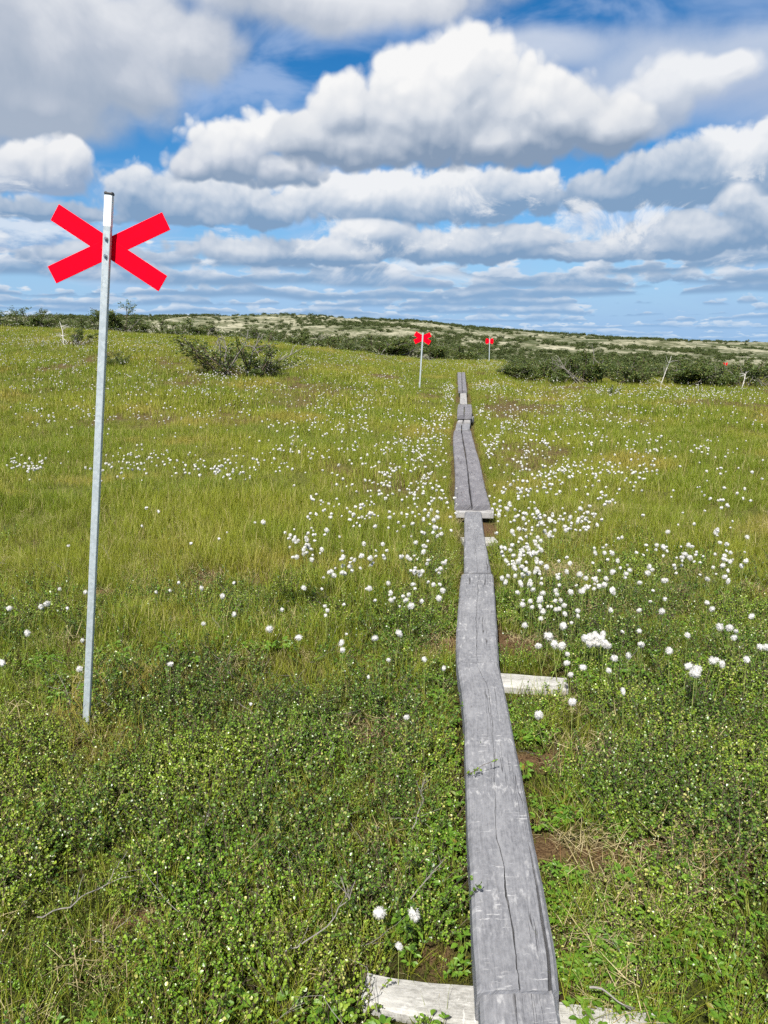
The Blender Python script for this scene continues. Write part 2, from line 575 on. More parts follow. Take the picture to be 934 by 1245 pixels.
g.t.links.new(bump.outputs[0], bs.inputs['Normal'])
finish(g, bs.outputs[0])
BARE = [(project(640, 788, 0)[:2], .20, .20), (project(672, 925, 0)[:2], .22, .09), (project(530, 1165, 0)[:2], .05, .06), (project(160, 1120, 0)[:2], .08, .06),
        (project(592, 645, 0)[:2], .10, .25)]


def bare_amount(x, y):
    k = np.zeros_like(x)
    for c_, rx, ry in BARE:
        d_ = np.sqrt(((x - c_[0]) / rx) ** 2 + ((y - c_[1]) / ry) ** 2) - (fbm(x * 9, y * 9, 4, 2) - .5) * .8
        k = np.maximum(k, sstep(1.25, .85, d_))
    k = np.maximum(k, sstep(.655, .72, fbm(x * 2.4 + 5, y * 2.4, 201, 4)) * sstep(5.8, 4.6, y) * sstep(1.8, 2.2, y))
    return k


# dry, darker hollows in the far meadow
def hollow(x, y):
    return sstep(.55, .67, fbm(x * .75 + 7, y * .36 + 3, 143, 4)) * sstep(5.5, 9, y)


at_b = bare_amount(XX, YY)
go = obj('ground', mesh_from('ground', np.stack([XX, YY, ZZ], -1).reshape(-1, 3), F, [mg], smooth=True, attrs={'bare': at_b.ravel(), 'hollow': hollow(XX, YY).ravel()}))
tag(go, kind='structure')

# ================================================================== weathered wood
def wood(name, dark, mid, pale, scratch, seed, crackle=1.0):
    m_, g = material(name)
    uvn = g.node('ShaderNodeUVMap').outputs[0]
    oi = g.node('ShaderNodeObjectInfo')
    uvw = g.v('ADD', uvn, g.xyz(g.mul(oi.outputs['Random'], 17.0), g.mul(oi.outputs['Random'], 5.3), seed))
    grain = g.noise(g.v('MULTIPLY', uvw, (7.0, 190.0, 1.0)), 1.0, 6, 0.68)
    broad = g.noise(g.v('MULTIPLY', uvw, (3.0, 9.0, 1.0)), 1.0, 6, 0.66, dist=0.4)
    blot = g.noise(g.v('MULTIPLY', uvw, (16.0, 42.0, 1.0)), 1.0, 6, 0.70)
    fine = g.noise(g.v('MULTIPLY', uvw, (38.0, 75.0, 1.0)), 1.0, 6, 0.72)
    c = g.mix(g.ramp(g.m('MULTIPLY_ADD', fine, 0.62, g.mul(grain, 0.38)), 0.36, 0.64), dark, mid)
    c = g.mix(g.ramp(broad, 0.44, 0.66, 0, 0.65), c, pale)
    c = g.mix(g.mul(g.ramp(blot, 0.52, 0.68, 0, 0.62), g.ramp(g.noise(uvw, 5.0, 3), .36, .58)), c, scratch)
    # worn fibres torn across the grain, in pale dashes
    wv = g.noise(uvw, 9.0, 3, 0.6, col=True)
    wv = g.v('MULTIPLY_ADD', wv, (0.03, 0.03, 0), uvw)
    dash = g.noise(g.v('MULTIPLY', wv, (105.0, 17.0, 1.0)), 1.0, 3, 0.55)
    dash = g.mul(g.ramp(dash, 0.585, 0.66), g.ramp(g.noise(uvw, 7.0, 4, .65), 0.48, 0.64))
    c = g.mix(g.mul(dash, 0.7), c, scratch)
    # hair cracks along the grain
    ck = g.noise(g.v('MULTIPLY', g.v('MULTIPLY_ADD', g.noise(uvw, 6.0, 3, .6, col=True), (0.0, 0.018, 0), uvw), (1.6, 60.0, 1.0)), 1.0, 1.0, 0.4)
    ck = g.ramp(g.m('ABSOLUTE', g.sub(ck, 0.5)), 0.0, 0.016, 1.0, 0.0)
    ck = g.mul(ck, g.ramp(g.noise(g.v('MULTIPLY', uvw, (2.5, 12, 1)), 1.0, 2), 0.52, 0.60))
    c = g.mix(g.mul(ck, 0.85 * crackle), c, (0.025, 0.022, 0.022))
    kn = g.voro(g.v('MULTIPLY', uvw, (2.6, 9.0, 1.0)), 1.0)
    c = g.mix(g.ramp(kn, 0.02, 0.055, 0.9, 0.0), c, (0.05, 0.045, 0.045))
    b = principled(g, Base_Color=c, Roughness=0.85)
    b.inputs['Specular IOR Level'].default_value = 0.25
    bp = g.node('ShaderNodeBump')
    bp.inputs['Strength'].default_value = 0.7
    bp.inputs['Distance'].default_value = 0.003
    hgt = g.m('MULTIPLY_ADD', ck, -1.2, g.add(g.mul(grain, 0.25), g.mul(fine, 0.9)))
    g.put(bp.inputs['Height'], hgt)
    g.t.links.new(bp.outputs[0], b.inputs['Normal'])
    finish(g, b.outputs[0])
    return m_


M_plank = wood('weathered_plank', (0.120, 0.123, 0.136), (0.218, 0.221, 0.238), (0.262, 0.265, 0.280), (0.48, 0.48, 0.485), 1.0)
M_plank_dark = wood('weathered_plank_dark', (0.100, 0.097, 0.110), (0.185, 0.180, 0.196), (0.225, 0.22, 0.235), (0.37, 0.365, 0.37), 2.0)
M_plank_pale = wood('weathered_plank_pale', (0.20, 0.195, 0.195), (0.335, 0.33, 0.33), (0.39, 0.385, 0.38), (0.50, 0.495, 0.49), 3.0)
M_sleeper = wood('bleached_sleeper', (0.22, 0.215, 0.20), (0.41, 0.405, 0.385), (0.52, 0.515, 0.49), (0.62, 0.615, 0.60), 4.0, 1.1)


def plank_mesh(name, L, Rr, mat, th=0.07, step=0.02, crack=None, edge_split=None, wear=0.0011, seed=0, closed=True):
    """L, Rr: world points of the two top edges from the near to the far end. crack: list of (s 0..1, across 0..1, width m, depth m)"""
    L, Rr = np.array(L), np.array(Rr)
    mid = (L + Rr) / 2
    cum = np.concatenate([[0], np.cumsum(np.linalg.norm(np.diff(mid, axis=0), axis=1))])
    n = max(8, int(cum[-1] / step))
    t = np.linspace(0, cum[-1], n)
    Li = np.stack([np.interp(t, cum, L[:, k]) for k in range(3)], 1)
    Ri = np.stack([np.interp(t, cum, Rr[:, k]) for k in range(3)], 1)
    org = (Li[0] + Ri[0]) / 2
    jl = (fbm(t * 7 + seed, t * 0, seed, 4) - .5) * wear * 4 + (fbm(t * 1.6 + seed, t * 0, seed + 3, 2) - .5) * wear * 4
    jr = (fbm(t * 7 + seed, t * 0, seed + 7, 4) - .5) * wear * 4 + (fbm(t * 1.6, t * 0 + 3, seed + 9, 2) - .5) * wear * 4
    ac = Ri - Li
    wd = np.linalg.norm(ac, axis=1, keepdims=True)
    acn = ac / wd
    Li = Li + acn * jl[:, None]
    Ri = Ri + acn * jr[:, None]
    ends = np.zeros(n)
    Vs, UV = [], []
    cs = np.array(crack) if crack else None
    for i in range(n):
        w = float(np.linalg.norm(Ri[i] - Li[i]))
        sfrac = t[i] / cum[-1]
        if cs is not None:
            c0 = np.interp(sfrac, cs[:, 0], cs[:, 1]) + (fbm(t[i] * 9, 3.1, seed + 5, 4) - .5) * 0.07 + (vnoise(t[i] * 48, 7.7, seed) - .5) * .018
            cw = np.interp(sfrac, cs[:, 0], cs[:, 2]) * (0.1 + 1.5 * fbm(t[i] * 24, 9.3, seed + 6, 3) ** 1.6)
            cd = np.interp(sfrac, cs[:, 0], cs[:, 3])
        else:
            c0, cw, cd = 0.5, 0.0006, 0.0
        ew = ed = 0.0
        if edge_split:
            ew = float(np.interp(sfrac, [q[0] for q in edge_split], [q[1] for q in edge_split])) * (.5 + fbm(t[i] * 11, 4.4, seed, 2)); ed = min(.04, ew * 5)
        ew = max(ew, .0004)
        chm = 0.006 + 0.005 * fbm(t[i] * 5, 1.7, seed + 8, 3)
        prof = [(-0.002, -th), (0.0, -chm * 1.2), (chm, 0.0), (c0 * w * 0.4 + chm * .5, 0), (c0 * w * 0.75, 0), (c0 * w - cw / 2, 0), (c0 * w, -cd), (c0 * w + cw / 2, 0),
                (c0 * w + (1 - c0) * w * 0.3, 0), (c0 * w + (1 - c0) * w * 0.65, 0), (w - .020 - ew, 0.0), (w - .018 - ew / 2, -ed), (w - .016, 0.0), (w - chm, 0.0), (w, -chm * 1.2), (w + 0.002, -th)]
        row = []
        for k, (a, z) in enumerate(prof):
            zz = z
            if 2 <= k <= 13 and k not in (6, 11):
                zz += (fbm(t[i] * 6, a * 14, seed + 11, 3) - .5) * wear * 1.2
            jit = (fbm(a * 60, 0.0, seed + 21, 2) - .5) * 0.012
            if i == 0: sh = jit
            elif i == n - 1: sh = jit
            else: sh = 0
            p_ = Li[i] + acn[i] * a + np.array([0, sh, zz])
            row.append(p_ - org)
            UV.append((t[i], a - z * 1.0 if k < 7 else a + (-z) * 1.0))
        Vs += row
    K = 16
    Fs = []
    for i in range(n - 1):
        for k in range(K - 1):
            a = i * K + k
            Fs.append((a, a + 1, a + K + 1, a + K))
        Fs.append((i * K + K - 1, i * K, (i + 1) * K, (i + 1) * K + K - 1))
    Fs = [tuple(reversed(f)) for f in Fs]
    Fs.append(tuple(range(K)))
    Fs.append(tuple(reversed(range((n - 1) * K, n * K))))
    return mesh_from(name, Vs, Fs, [mat], uv=UV), org


def make_plank(label, rows, h, mat, group=None, name='boardwalk_plank', **kw):
    """rows: (photo y, left x, right x) of the top edges, near to far; h: height of the top over the ground"""
    Lw, Rw = [], []
    for (py, lx, rx) in rows:
        a = project((lx + rx) / 2, py, h)
        Lw.append(at_depth(lx, py, a[1])); Rw.append(at_depth(rx, py, a[1]))
    # keep every plank straight in height
    zz = np.array([p_[2] for p_ in Lw]); yy = np.array([p_[1] for p_ in Lw])
    me, org = plank_mesh(name, Lw, Rw, mat, **kw)
    o = obj(name, me, loc=org)
    tag(o, label, 'plank', group)
    return o


BW = 'planks of the boardwalk'
HB = 0.125
make_plank('grey boardwalk plank in the foreground whose near end leaves the picture', [(1420, 590, 703), (1330, 588, 693), (1245, 585, 683), (1204, 582.5, 676)], HB - 0.012, M_plank, BW, seed=1,
           crack=[(0, .40, .003, .01), (1, .47, .002, .01)], th=.055)
make_plank('long grey plank with a dark split, its near end on the white foreground sleeper',
           [(1203, 580.5, 680.5), (1150, 577.5, 674.5), (1080, 574, 661), (1000, 569, 645), (940, 567, 634.5), (880, 564.8, 621.8), (840, 561.5, 614), (805.5, 556.8, 607.3)], HB, M_plank, BW, seed=2,
           crack=[(0, .53, .004, .012), (.05, .50, .006, .02), (.18, .49, .009, .03), (.30, .43, .003, .012), (.42, .48, .0015, .006), (.55, .55, .003, .012), (.7, .60, .002, .008), (.85, .62, .003, .010), (1, .45, .003, .01)], th=0.085, edge_split=[(0, .006), (.10, .005), (.2, .003), (.30, 0), (1, 0)])
make_plank('grey plank of the boardwalk beside the bare brown patch, with many pale scratches across it',
           [(805, 556.3, 607.2), (785, 554.6, 606), (770, 554.6, 605), (730, 557.8, 602.5), (715, 559, 601), (698, 561, 600)], HB - 0.001, M_plank, BW, seed=3,
           crack=[(0, .48, .003, .01), (.5, .50, .004, .012), (1, .55, .003, .01)])
make_plank('narrow grey plank that ends under the front of the double planks',
           [(696, 564.6, 598.2), (670, 564.6, 592.8), (645, 565, 588), (622, 565.2, 585.4)], HB - 0.01, M_plank, BW, seed=4, crack=[(0, .5, .002, .008), (1, .5, .001, .005)])
DP = 'double planks of the boardwalk'
rowsE = [(614, 552.6, 573.2, 574.6, 596.4), (600, 553, 571.2, 572.6, 592.4), (580, 553.4, 569.3, 570.4, 587.5), (560, 552.8, 567, 568, 583), (545, 551.4, 564.6, 565.6, 578.6), (530, 551, 561.8, 562.8, 574.4), (523.5, 552, 560.8, 561.8, 573)]
make_plank('left one of the two long dark grey planks lying side by side', [(a, b, c) for a, b, c, d, e in rowsE], HB + .035, M_plank_dark, DP, seed=5, th=.05, step=.04)
make_plank('right one of the two long dark grey planks lying side by side', [(a, d, e) for a, b, c, d, e in rowsE], HB + .035, M_plank_dark, DP, seed=6, th=.05, step=.04)
rowsF = [(522.8, 553.3, 560.8, 561.8, 571.2), (515, 555.0, 561.2, 562.0, 571.6)]
make_plank('left short grey plank just behind the long double planks', [(a, b, c) for a, b, c, d, e in rowsF], HB + .01, M_plank, DP, seed=7, th=.05, step=.05)
make_plank('right short grey plank just behind the long double planks', [(a, d, e) for a, b, c, d, e in rowsF], HB + .01, M_plank, DP, seed=8, th=.05, step=.05)
rowsF2 = [(513.6, 555.6, 562.4, 563.2, 572.0), (508.3, 558.6, 563.8, 564.6, 572.4)]
make_plank('left pale short plank in front of the raised far planks', [(a, b, c) for a, b, c, d, e in rowsF2], HB, M_plank_pale, DP, seed=9, th=.05, step=.05)
make_plank('right pale short plank in front of the raised far planks', [(a, d, e) for a, b, c, d, e in rowsF2], HB, M_plank_pale, DP, seed=10, th=.05, step=.05)
rowsG = [(505, 556.0, 563.9, 564.7, 573.8), (498, 556.2, 564.1, 564.9, 574.2), (491.6, 557.0, 564.2, 565.0, 573.2)]
make_plank('left one of the raised dark plank pair far along the boardwalk', [(a, b, c) for a, b, c, d, e in rowsG], HB + .09, M_plank_dark, DP, seed=11, th=.07, step=.06)
make_plank('right one of the raised dark plank pair far along the boardwalk', [(a, d, e) for a, b, c, d, e in rowsG], HB + .09, M_plank_dark, DP, seed=12, th=.07, step=.06)
make_plank('single pale narrow plank far along the boardwalk behind the raised pair', [(491, 559.3, 568.2), (476, 559.6, 567.2)], HB - .01, M_plank_pale, BW, seed=13, step=.06)
rowsI = [(475.3, 557.4, 562.0, 562.5, 567.9), (463, 556.6, 561.5, 562.0, 566.4), (452.5, 556.4, 561.2, 561.6, 565.4)]
make_plank('left plank of the farthest pair where the boardwalk ends in the cottongrass', [(a, b, c) for a, b, c, d, e in rowsI], HB + .05, M_plank_dark, DP, seed=14, th=.06, step=.08)
make_plank('right plank of the farthest pair where the boardwalk ends in the cottongrass', [(a, d, e) for a, b, c, d, e in rowsI], HB + .05, M_plank_dark, DP, seed=15, th=.06, step=.08)


def make_sleeper(label, p0, p1, w0, w1, top, th, seed, mat=None):
    """beam across the path between two world points (x, y); w0, w1 widths"""
    p0, p1 = np.array(p0), np.array(p1)
    n = 9
    Lw, Rw = [], []
    d = (p1 - p0); d = d / np.linalg.norm(d)
    nn = np.array([-d[1], d[0]])
    for k in range(n):
        f = k / (n - 1)
        c = p0 + (p1 - p0) * f
        w = w0 + (w1 - w0) * f + (fbm(f * 4, 1.3, seed, 2) - .5) * .02
        z = top[0] + (top[1] - top[0]) * f
        a = c + nn * w / 2; b = c - nn * w / 2
        Lw.append((a[0], a[1], z)); Rw.append((b[0], b[1], z))
    me, org = plank_mesh('sleeper', Lw, Rw, mat or M_sleeper, th=th, step=0.02, seed=seed, wear=.004)
    o = obj('sleeper', me, loc=org)
    return tag(o, label, 'sleeper', 'sleepers under the boardwalk')


def gp(px, py, off):
    q = project(px, py, off)
    return q


def sleeper_px(label, a, b, w0, w1, off, th, seed, mat=None):
    A, B = gp(*a, off), gp(*b, off)
    return make_sleeper(label, A[:2], B[:2], w0, w1, (A[2], B[2]), th, seed, mat)


sleeper_px('bleached white sleeper across the foreground under the plank end', (443, 1199), (812, 1258), 0.092, 0.12, HB - 0.092, 0.07, 31)
sleeper_px('short white sleeper sticking out to the right of the grey plank', (560, 822), (690, 830), 0.16, 0.13, HB - 0.087, 0.10, 32)
sleeper_px('small white sleeper end beside the narrow plank', (562, 656), (603, 655.5), 0.17, 0.15, HB - 0.09, 0.10, 33)
sleeper_px('pale sleeper under the front end of the double planks', (555, 619.5), (600.5, 620.3), 0.13, 0.13, HB - 0.014, 0.06, 34, M_plank_pale)
sleeper_px('pale sleeper under the front of the raised far planks', (557.5, 507), (576, 507), 0.28, 0.28, HB + 0.012, 0.10, 35, M_plank_pale)

# ================================================================== red trail crosses on metal poles
def simple_mat(name, colr, rough=0.5, metal=0.0, spec=0.5):
    m_, g = material(name)
    n = g.noise(g.node('ShaderNodeTexCoord').outputs['Object'], 40.0, 4, 0.6)
    c = g.mix(g.ramp(n, 0.3, 0.7), tuple(x * 0.88 for x in colr), colr)
    b = principled(g, Base_Color=c, Roughness=rough, Metallic=metal)
    b.inputs['Specular IOR Level'].default_value = spec
    finish(g, b.outputs[0])
    return m_


M_red = simple_mat('fluorescent_red', (0.95, 0.0, 0.016), 0.6, spec=0.04)
M_cap = simple_mat('black_plastic', (0.02, 0.02, 0.022), 0.5)
M_bolt = simple_mat('steel_bolt', (0.45, 0.45, 0.46), 0.35, 0.9)
M_band = simple_mat('white_reflective', (0.80, 0.83, 0.85), 0.5)
mz, g = material('galvanised_steel')
oc = g.node('ShaderNodeTexCoord').outputs['Object']
sp = g.voro(oc, 90.0, out='Color')
spv = g.sep(sp)[0]
c = g.mix(spv, (0.40, 0.455, 0.485), (0.46, 0.515, 0.545))
st = g.noise(g.v('MULTIPLY', oc, (30, 30, 2.5)), 1.0, 5, 0.6)
c = g.mix(g.ramp(st, 0.5, 0.7, 0, 0.35), c, (0.55, 0.60, 0.63))
b = principled(g, Base_Color=c, Roughness=g.ramp(spv, 0, 1, 0.42, 0.6), Metallic=0.30)
finish(g, b.outputs[0])
M_zinc = mz


def box_bm(w, d, h, z0=0.0, bev=0.003):
    import bmesh
    bm = bmesh.new()
    bmesh.ops.create_cube(bm, size=1.0)
    bmesh.ops.scale(bm, vec=(w, d, h), verts=bm.verts)
    bmesh.ops.translate(bm, vec=(0, 0, z0 + h / 2), verts=bm.verts)
    if bev:
        bmesh.ops.bevel(bm, geom=bm.edges, offset=bev, segments=2, affect='EDGES', profile=0.6)
    return bm


def bm_obj(name, bm, mat, parent, mtx=None):
    me = bpy.data.meshes.new(name)
    if mtx is not None:
        bm.transform(mtx)
    bm.to_mesh(me)
    bm.free()
    me.materials.append(mat)
    o = bpy.data.objects.new(name, me)
    COL.objects.link(o)
    o.parent = parent
    return o


def trail_marker(base, height, lean, cross_z, arm, width, pw, label, tilts, detail=True):
    """base: foot; lean: (x, y) tilt of the pole top per metre; arms in the pole's own plane"""
    import bmesh
    root = empty('trail_marker', base, label, 'trail marker', 'red trail crosses along the path')
    zax = Vector((lean[0], lean[1], 1)).normalized()
    root.rotation_mode = 'QUATERNION'
    q = Vector((0, 0, 1)).rotation_difference(zax)
    root.rotation_quaternion = q
    pole = bm_obj('pole', box_bm(pw, pw * 0.8, height + 0.3, -0.3, 0.0035), M_zinc, root)
    if detail:
        bm = box_bm(pw + 0.003, pw * 0.8 + 0.003, 0.008, height - 0.003, 0.002)
        for sx in (-1, 1):
            b2 = box_bm(0.005, pw * 0.6, 0.003, 0, 0.0008)
            b2.transform(Matrix.Translation((sx * (pw / 2 - 0.002), 0, height + 0.0045)))
            tmp = bpy.data.meshes.new('t'); b2.to_mesh(tmp); b2.free(); bm.from_mesh(tmp); bpy.data.meshes.remove(tmp)
        bm_obj('pole_cap', bm, M_cap, pole)
        bm_obj('reflective_band', box_bm(pw + 0.0016, pw * 0.8 + 0.0016, 0.108, height - 0.114, 0.0035), M_band, pole)
    for k, (ang, ln, yaw, off) in enumerate(arm):
        bm = box_bm(ln, 0.004, width, -width / 2, 0.0012)
        mt = Matrix.Translation((off, pw * 0.4 + 0.006 + 0.004, cross_z)) @ Matrix.Rotation(yaw, 4, 'Z') @ Matrix.Rotation(-ang, 4, 'Y')
        bm_obj('cross_board', bm, M_red, root, mt)
    if detail:
        for dzz in (0.030, -0.031):
            bm = bmesh.new()
            bmesh.ops.create_cone(bm, cap_ends=True, segments=6, radius1=0.0075, radius2=0.0065, depth=0.006)
            bmesh.ops.create_cone(bm, cap_ends=True, segments=10, radius1=0.0035, radius2=0.003, depth=0.016)
            mt = Matrix.Translation((0.0, -pw * 0.4 - 0.003, cross_z + dzz)) @ Matrix.Rotation(math.pi / 2, 4, 'X')
            bm_obj('bolt', bm, M_bolt, root, mt)
    return root


b0 = project(105, 884, 0.0)
t0 = at_depth(133, 236, b0[1])
hgt = float(np.linalg.norm(t0 - b0))
lean = ((t0[0] - b0[0]) / (t0[2] - b0[2]), 0.0)
fdist = lambda p_: (p_[1] * CP - (p_[2] - EYE) * SP)
c0 = at_depth(130.5, 301, b0[1])
czn = float(np.linalg.norm(c0 - b0))
sc_ = fdist(c0) / FPX
leanang = math.atan(lean[0])
# arms: angle in the marker's own frame (the pole leans right by leanang; pitch foreshortens verticals slightly)
def arm_of(x0, y0, x1, y1):
    a, b_ = at_depth(x0, y0, b0[1]), at_depth(x1, y1, b0[1])
    ang = math.atan2(b_[2] - a[2], b_[0] - a[0]) + leanang
    return ang, float(np.linalg.norm(b_ - a)), (a + b_) / 2
a1 = arm_of(61.4, 335.8, 200.4, 269.5)
a2 = arm_of(63.7, 258, 196.9, 345.8)
trail_marker(b0, hgt, lean, czn, [(a1[0], a1[1], R(0.9), a1[2][0] - c0[0]), (a2[0], a2[1], R(-0.9), a2[2][0] - c0[0])], 21.8 * sc_, 0.0275,
             'tall galvanised pole with a large red cross, leaning right at the left foreground', None)

b1 = project(510, 473.5, 0.0)
t1 = at_depth(514.3, 404.5, b1[1])
hg = float(np.linalg.norm(t1 - b1)); ln = ((t1[0] - b1[0]) / (t1[2] - b1[2]), 0)
trail_marker(b1, hg, ln, hg - 0.15, [(R(27), 0.50, R(1.2), 0), (R(-29), 0.50, R(-1.2), 0)], 0.13, 0.04, 'red trail cross on a thin pole left of the far boardwalk end', None, detail=False)
y2 = 43.0
t2 = at_depth(595.3, 411.0, y2)
g2 = float(ground(t2[0] + 0.02, y2))
b2 = np.array([t2[0] + 0.02, y2, g2])
hg = float(t2[2] - g2)
trail_marker(b2, hg, (-0.01, 0), hg - 0.17, [(R(25), 0.46, R(1.5), 0), (R(-27), 0.46, R(-1.5), 0)], 0.15, 0.045, 'small red trail cross on a pole beyond the far end of the boardwalk', None, detail=False)
y3 = 95.0
t3 = at_depth(882, 440.5, y3)
g3 = float(ground(t3[0], y3))
trail_marker(np.array([t3[0], y3, g3]), float(t3[2] - g3), (0.02, 0), float(t3[2] - g3) - 0.22, [(R(28), 0.62, R(1), 0), (R(-28), 0.62, R(-1), 0)], 0.16, 0.045,
             'tiny distant red trail cross among the scrub at the right edge', None, detail=False)

# ================================================================== plant materials
def leaf_mat(name, a, b_, c_, patch=None, trans=0.30, rough=0.45, spec=0.35, pscale=0.35):
    """a..b_ by leaf, c_ for a few odd leaves; patch: second pair for patches of ground that differ"""
    m_, g = material(name)
    tint = g.node('ShaderNodeAttribute', attribute_name='tint').outputs['Fac']
    oi = g.node('ShaderNodeObjectInfo').outputs['Random']
    pos = g.node('ShaderNodeNewGeometry').outputs['Position']
    v = g.m('FRACT', g.add(tint, g.mul(oi, 0.37)))
    col_ = g.mix(v, a, b_)
    if patch:
        f = g.ramp(g.noise(pos, pscale, 4, 0.6), 0.40, 0.60)
        col_ = g.mix(f, col_, g.mix(v, patch[0], patch[1]))
        if len(patch) > 2:
            f = g.ramp(g.noise(g.v('ADD', pos, (57, 13, 0)), pscale * 1.7, 4, 0.6), 0.54, 0.67)
            col_ = g.mix(f, col_, g.mix(v, patch[2], patch[3]))
    col_ = g.mix(g.ramp(tint, 0.90, 0.93, smooth=False), col_, c_)
    b = principled(g, Base_Color=col_, Roughness=rough)
    b.inputs['Specular IOR Level'].default_value = spec
    tr = g.node('ShaderNodeBsdfTranslucent')
    g.put(tr.inputs['Color'], g.mix(0.6, col_, g.mix(0.5, col_, (0.30, 0.33, 0.03))))
    mx = g.node('ShaderNodeMixShader')
    mx.inputs[0].default_value = trans
    g.t.links.new(b.outputs[0], mx.inputs[1])
    g.t.links.new(tr.outputs[0], mx.inputs[2])
    finish(g, mx.outputs[0])
    return m_


def stem_mat(name, a, b_):
    m_, g = material(name)
    tint = g.node('ShaderNodeAttribute', attribute_name='tint').outputs['Fac']
    pos = g.node('ShaderNodeTexCoord').outputs['Object']
    n = g.noise(pos, 60.0, 3, 0.6)
    b = principled(g, Base_Color=g.mix(g.m('FRACT', g.add(tint, n)), a, b_), Roughness=0.8)
    b.inputs['Specular IOR Level'].default_value = 0.2
    finish(g, b.outputs[0])
    return m_


M_birch = leaf_mat('dwarf_birch_leaf', (0.052, 0.135, 0.008), (0.195, 0.335, 0.028), (0.44, 0.44, 0.13),
                   ((0.125, 0.210, 0.015), (0.290, 0.385, 0.042), (0.038, 0.098, 0.012), (0.105, 0.200, 0.022)), rough=0.33, spec=0.55, pscale=1.1, trans=.16)
M_birch_dark = leaf_mat('dark_birch_leaf', (0.032, 0.080, 0.008), (0.115, 0.205, 0.022), (0.30, 0.33, 0.09), rough=0.33, spec=0.55, trans=.18)
M_herb = leaf_mat('bog_herb_leaf', (0.070, 0.170, 0.014), (0.16, 0.29, 0.026), (0.25, 0.17, 0.03), rough=0.42, spec=0.4)
M_grass = leaf_mat('sedge_blade', (0.175, 0.210, 0.016), (0.325, 0.350, 0.038), (0.48, 0.41, 0.17),
                   ((0.115, 0.170, 0.012), (0.235, 0.295, 0.026), (0.290, 0.265, 0.040), (0.400, 0.340, 0.070)), trans=0.35, rough=0.5, spec=0.25, pscale=0.32)
M_moss = leaf_mat('moss_shoot', (0.034, 0.055, 0.007), (0.100, 0.130, 0.018), (0.16, 0.13, 0.04), ((0.055, 0.075, 0.010), (0.115, 0.140, 0.020), (0.075, 0.062, 0.016), (0.14, 0.11, 0.03)), rough=.7, spec=.15, pscale=1.3)
M_straw = leaf_mat('dead_grass', (0.28, 0.225, 0.10), (0.50, 0.43, 0.25), (0.16, 0.09, 0.04), trans=0.2, rough=0.7, spec=0.15)
M_shrub = leaf_mat('scrub_leaf', (0.042, 0.076, 0.015), (0.120, 0.165, 0.036), (0.20, 0.20, 0.06), trans=0.25, rough=0.42, spec=0.45)
M_farscrub = leaf_mat('far_scrub_leaf', (0.035, 0.055, 0.018), (0.085, 0.110, 0.032), (0.09, 0.09, 0.03), trans=0.15, rough=0.6, spec=0.2)
M_twig = stem_mat('dark_twig', (0.045, 0.032, 0.024), (0.11, 0.085, 0.065))
M_dead = stem_mat('bleached_twig', (0.11, 0.10, 0.088), (0.27, 0.25, 0.23))
M_white = stem_mat('bleached_wood', (0.42, 0.40, 0.37), (0.66, 0.64, 0.60))
M_stalk = stem_mat('flower_stalk', (0.16, 0.22, 0.04), (0.28, 0.31, 0.09))
mt_, g = material('cotton')
tn = g.noise(g.node('ShaderNodeTexCoord').outputs['Object'], 120.0, 3, 0.6)
b = principled(g, Base_Color=g.mix(g.ramp(tn, .3, .7), (0.62, 0.61, 0.58), (0.80, 0.79, 0.77)), Roughness=0.9)
b.inputs['Specular IOR Level'].default_value = 0.1
tr = g.node('ShaderNodeBsdfTranslucent'); tr.inputs['Color'].default_value = (0.9, 0.89, 0.86, 1)
mx = g.node('ShaderNodeMixShader'); mx.inputs[0].default_value = 0.3
g.t.links.new(b.outputs[0], mx.inputs[1]); g.t.links.new(tr.outputs[0], mx.inputs[2])
finish(g, mx.outputs[0])
M_cotton = mt_


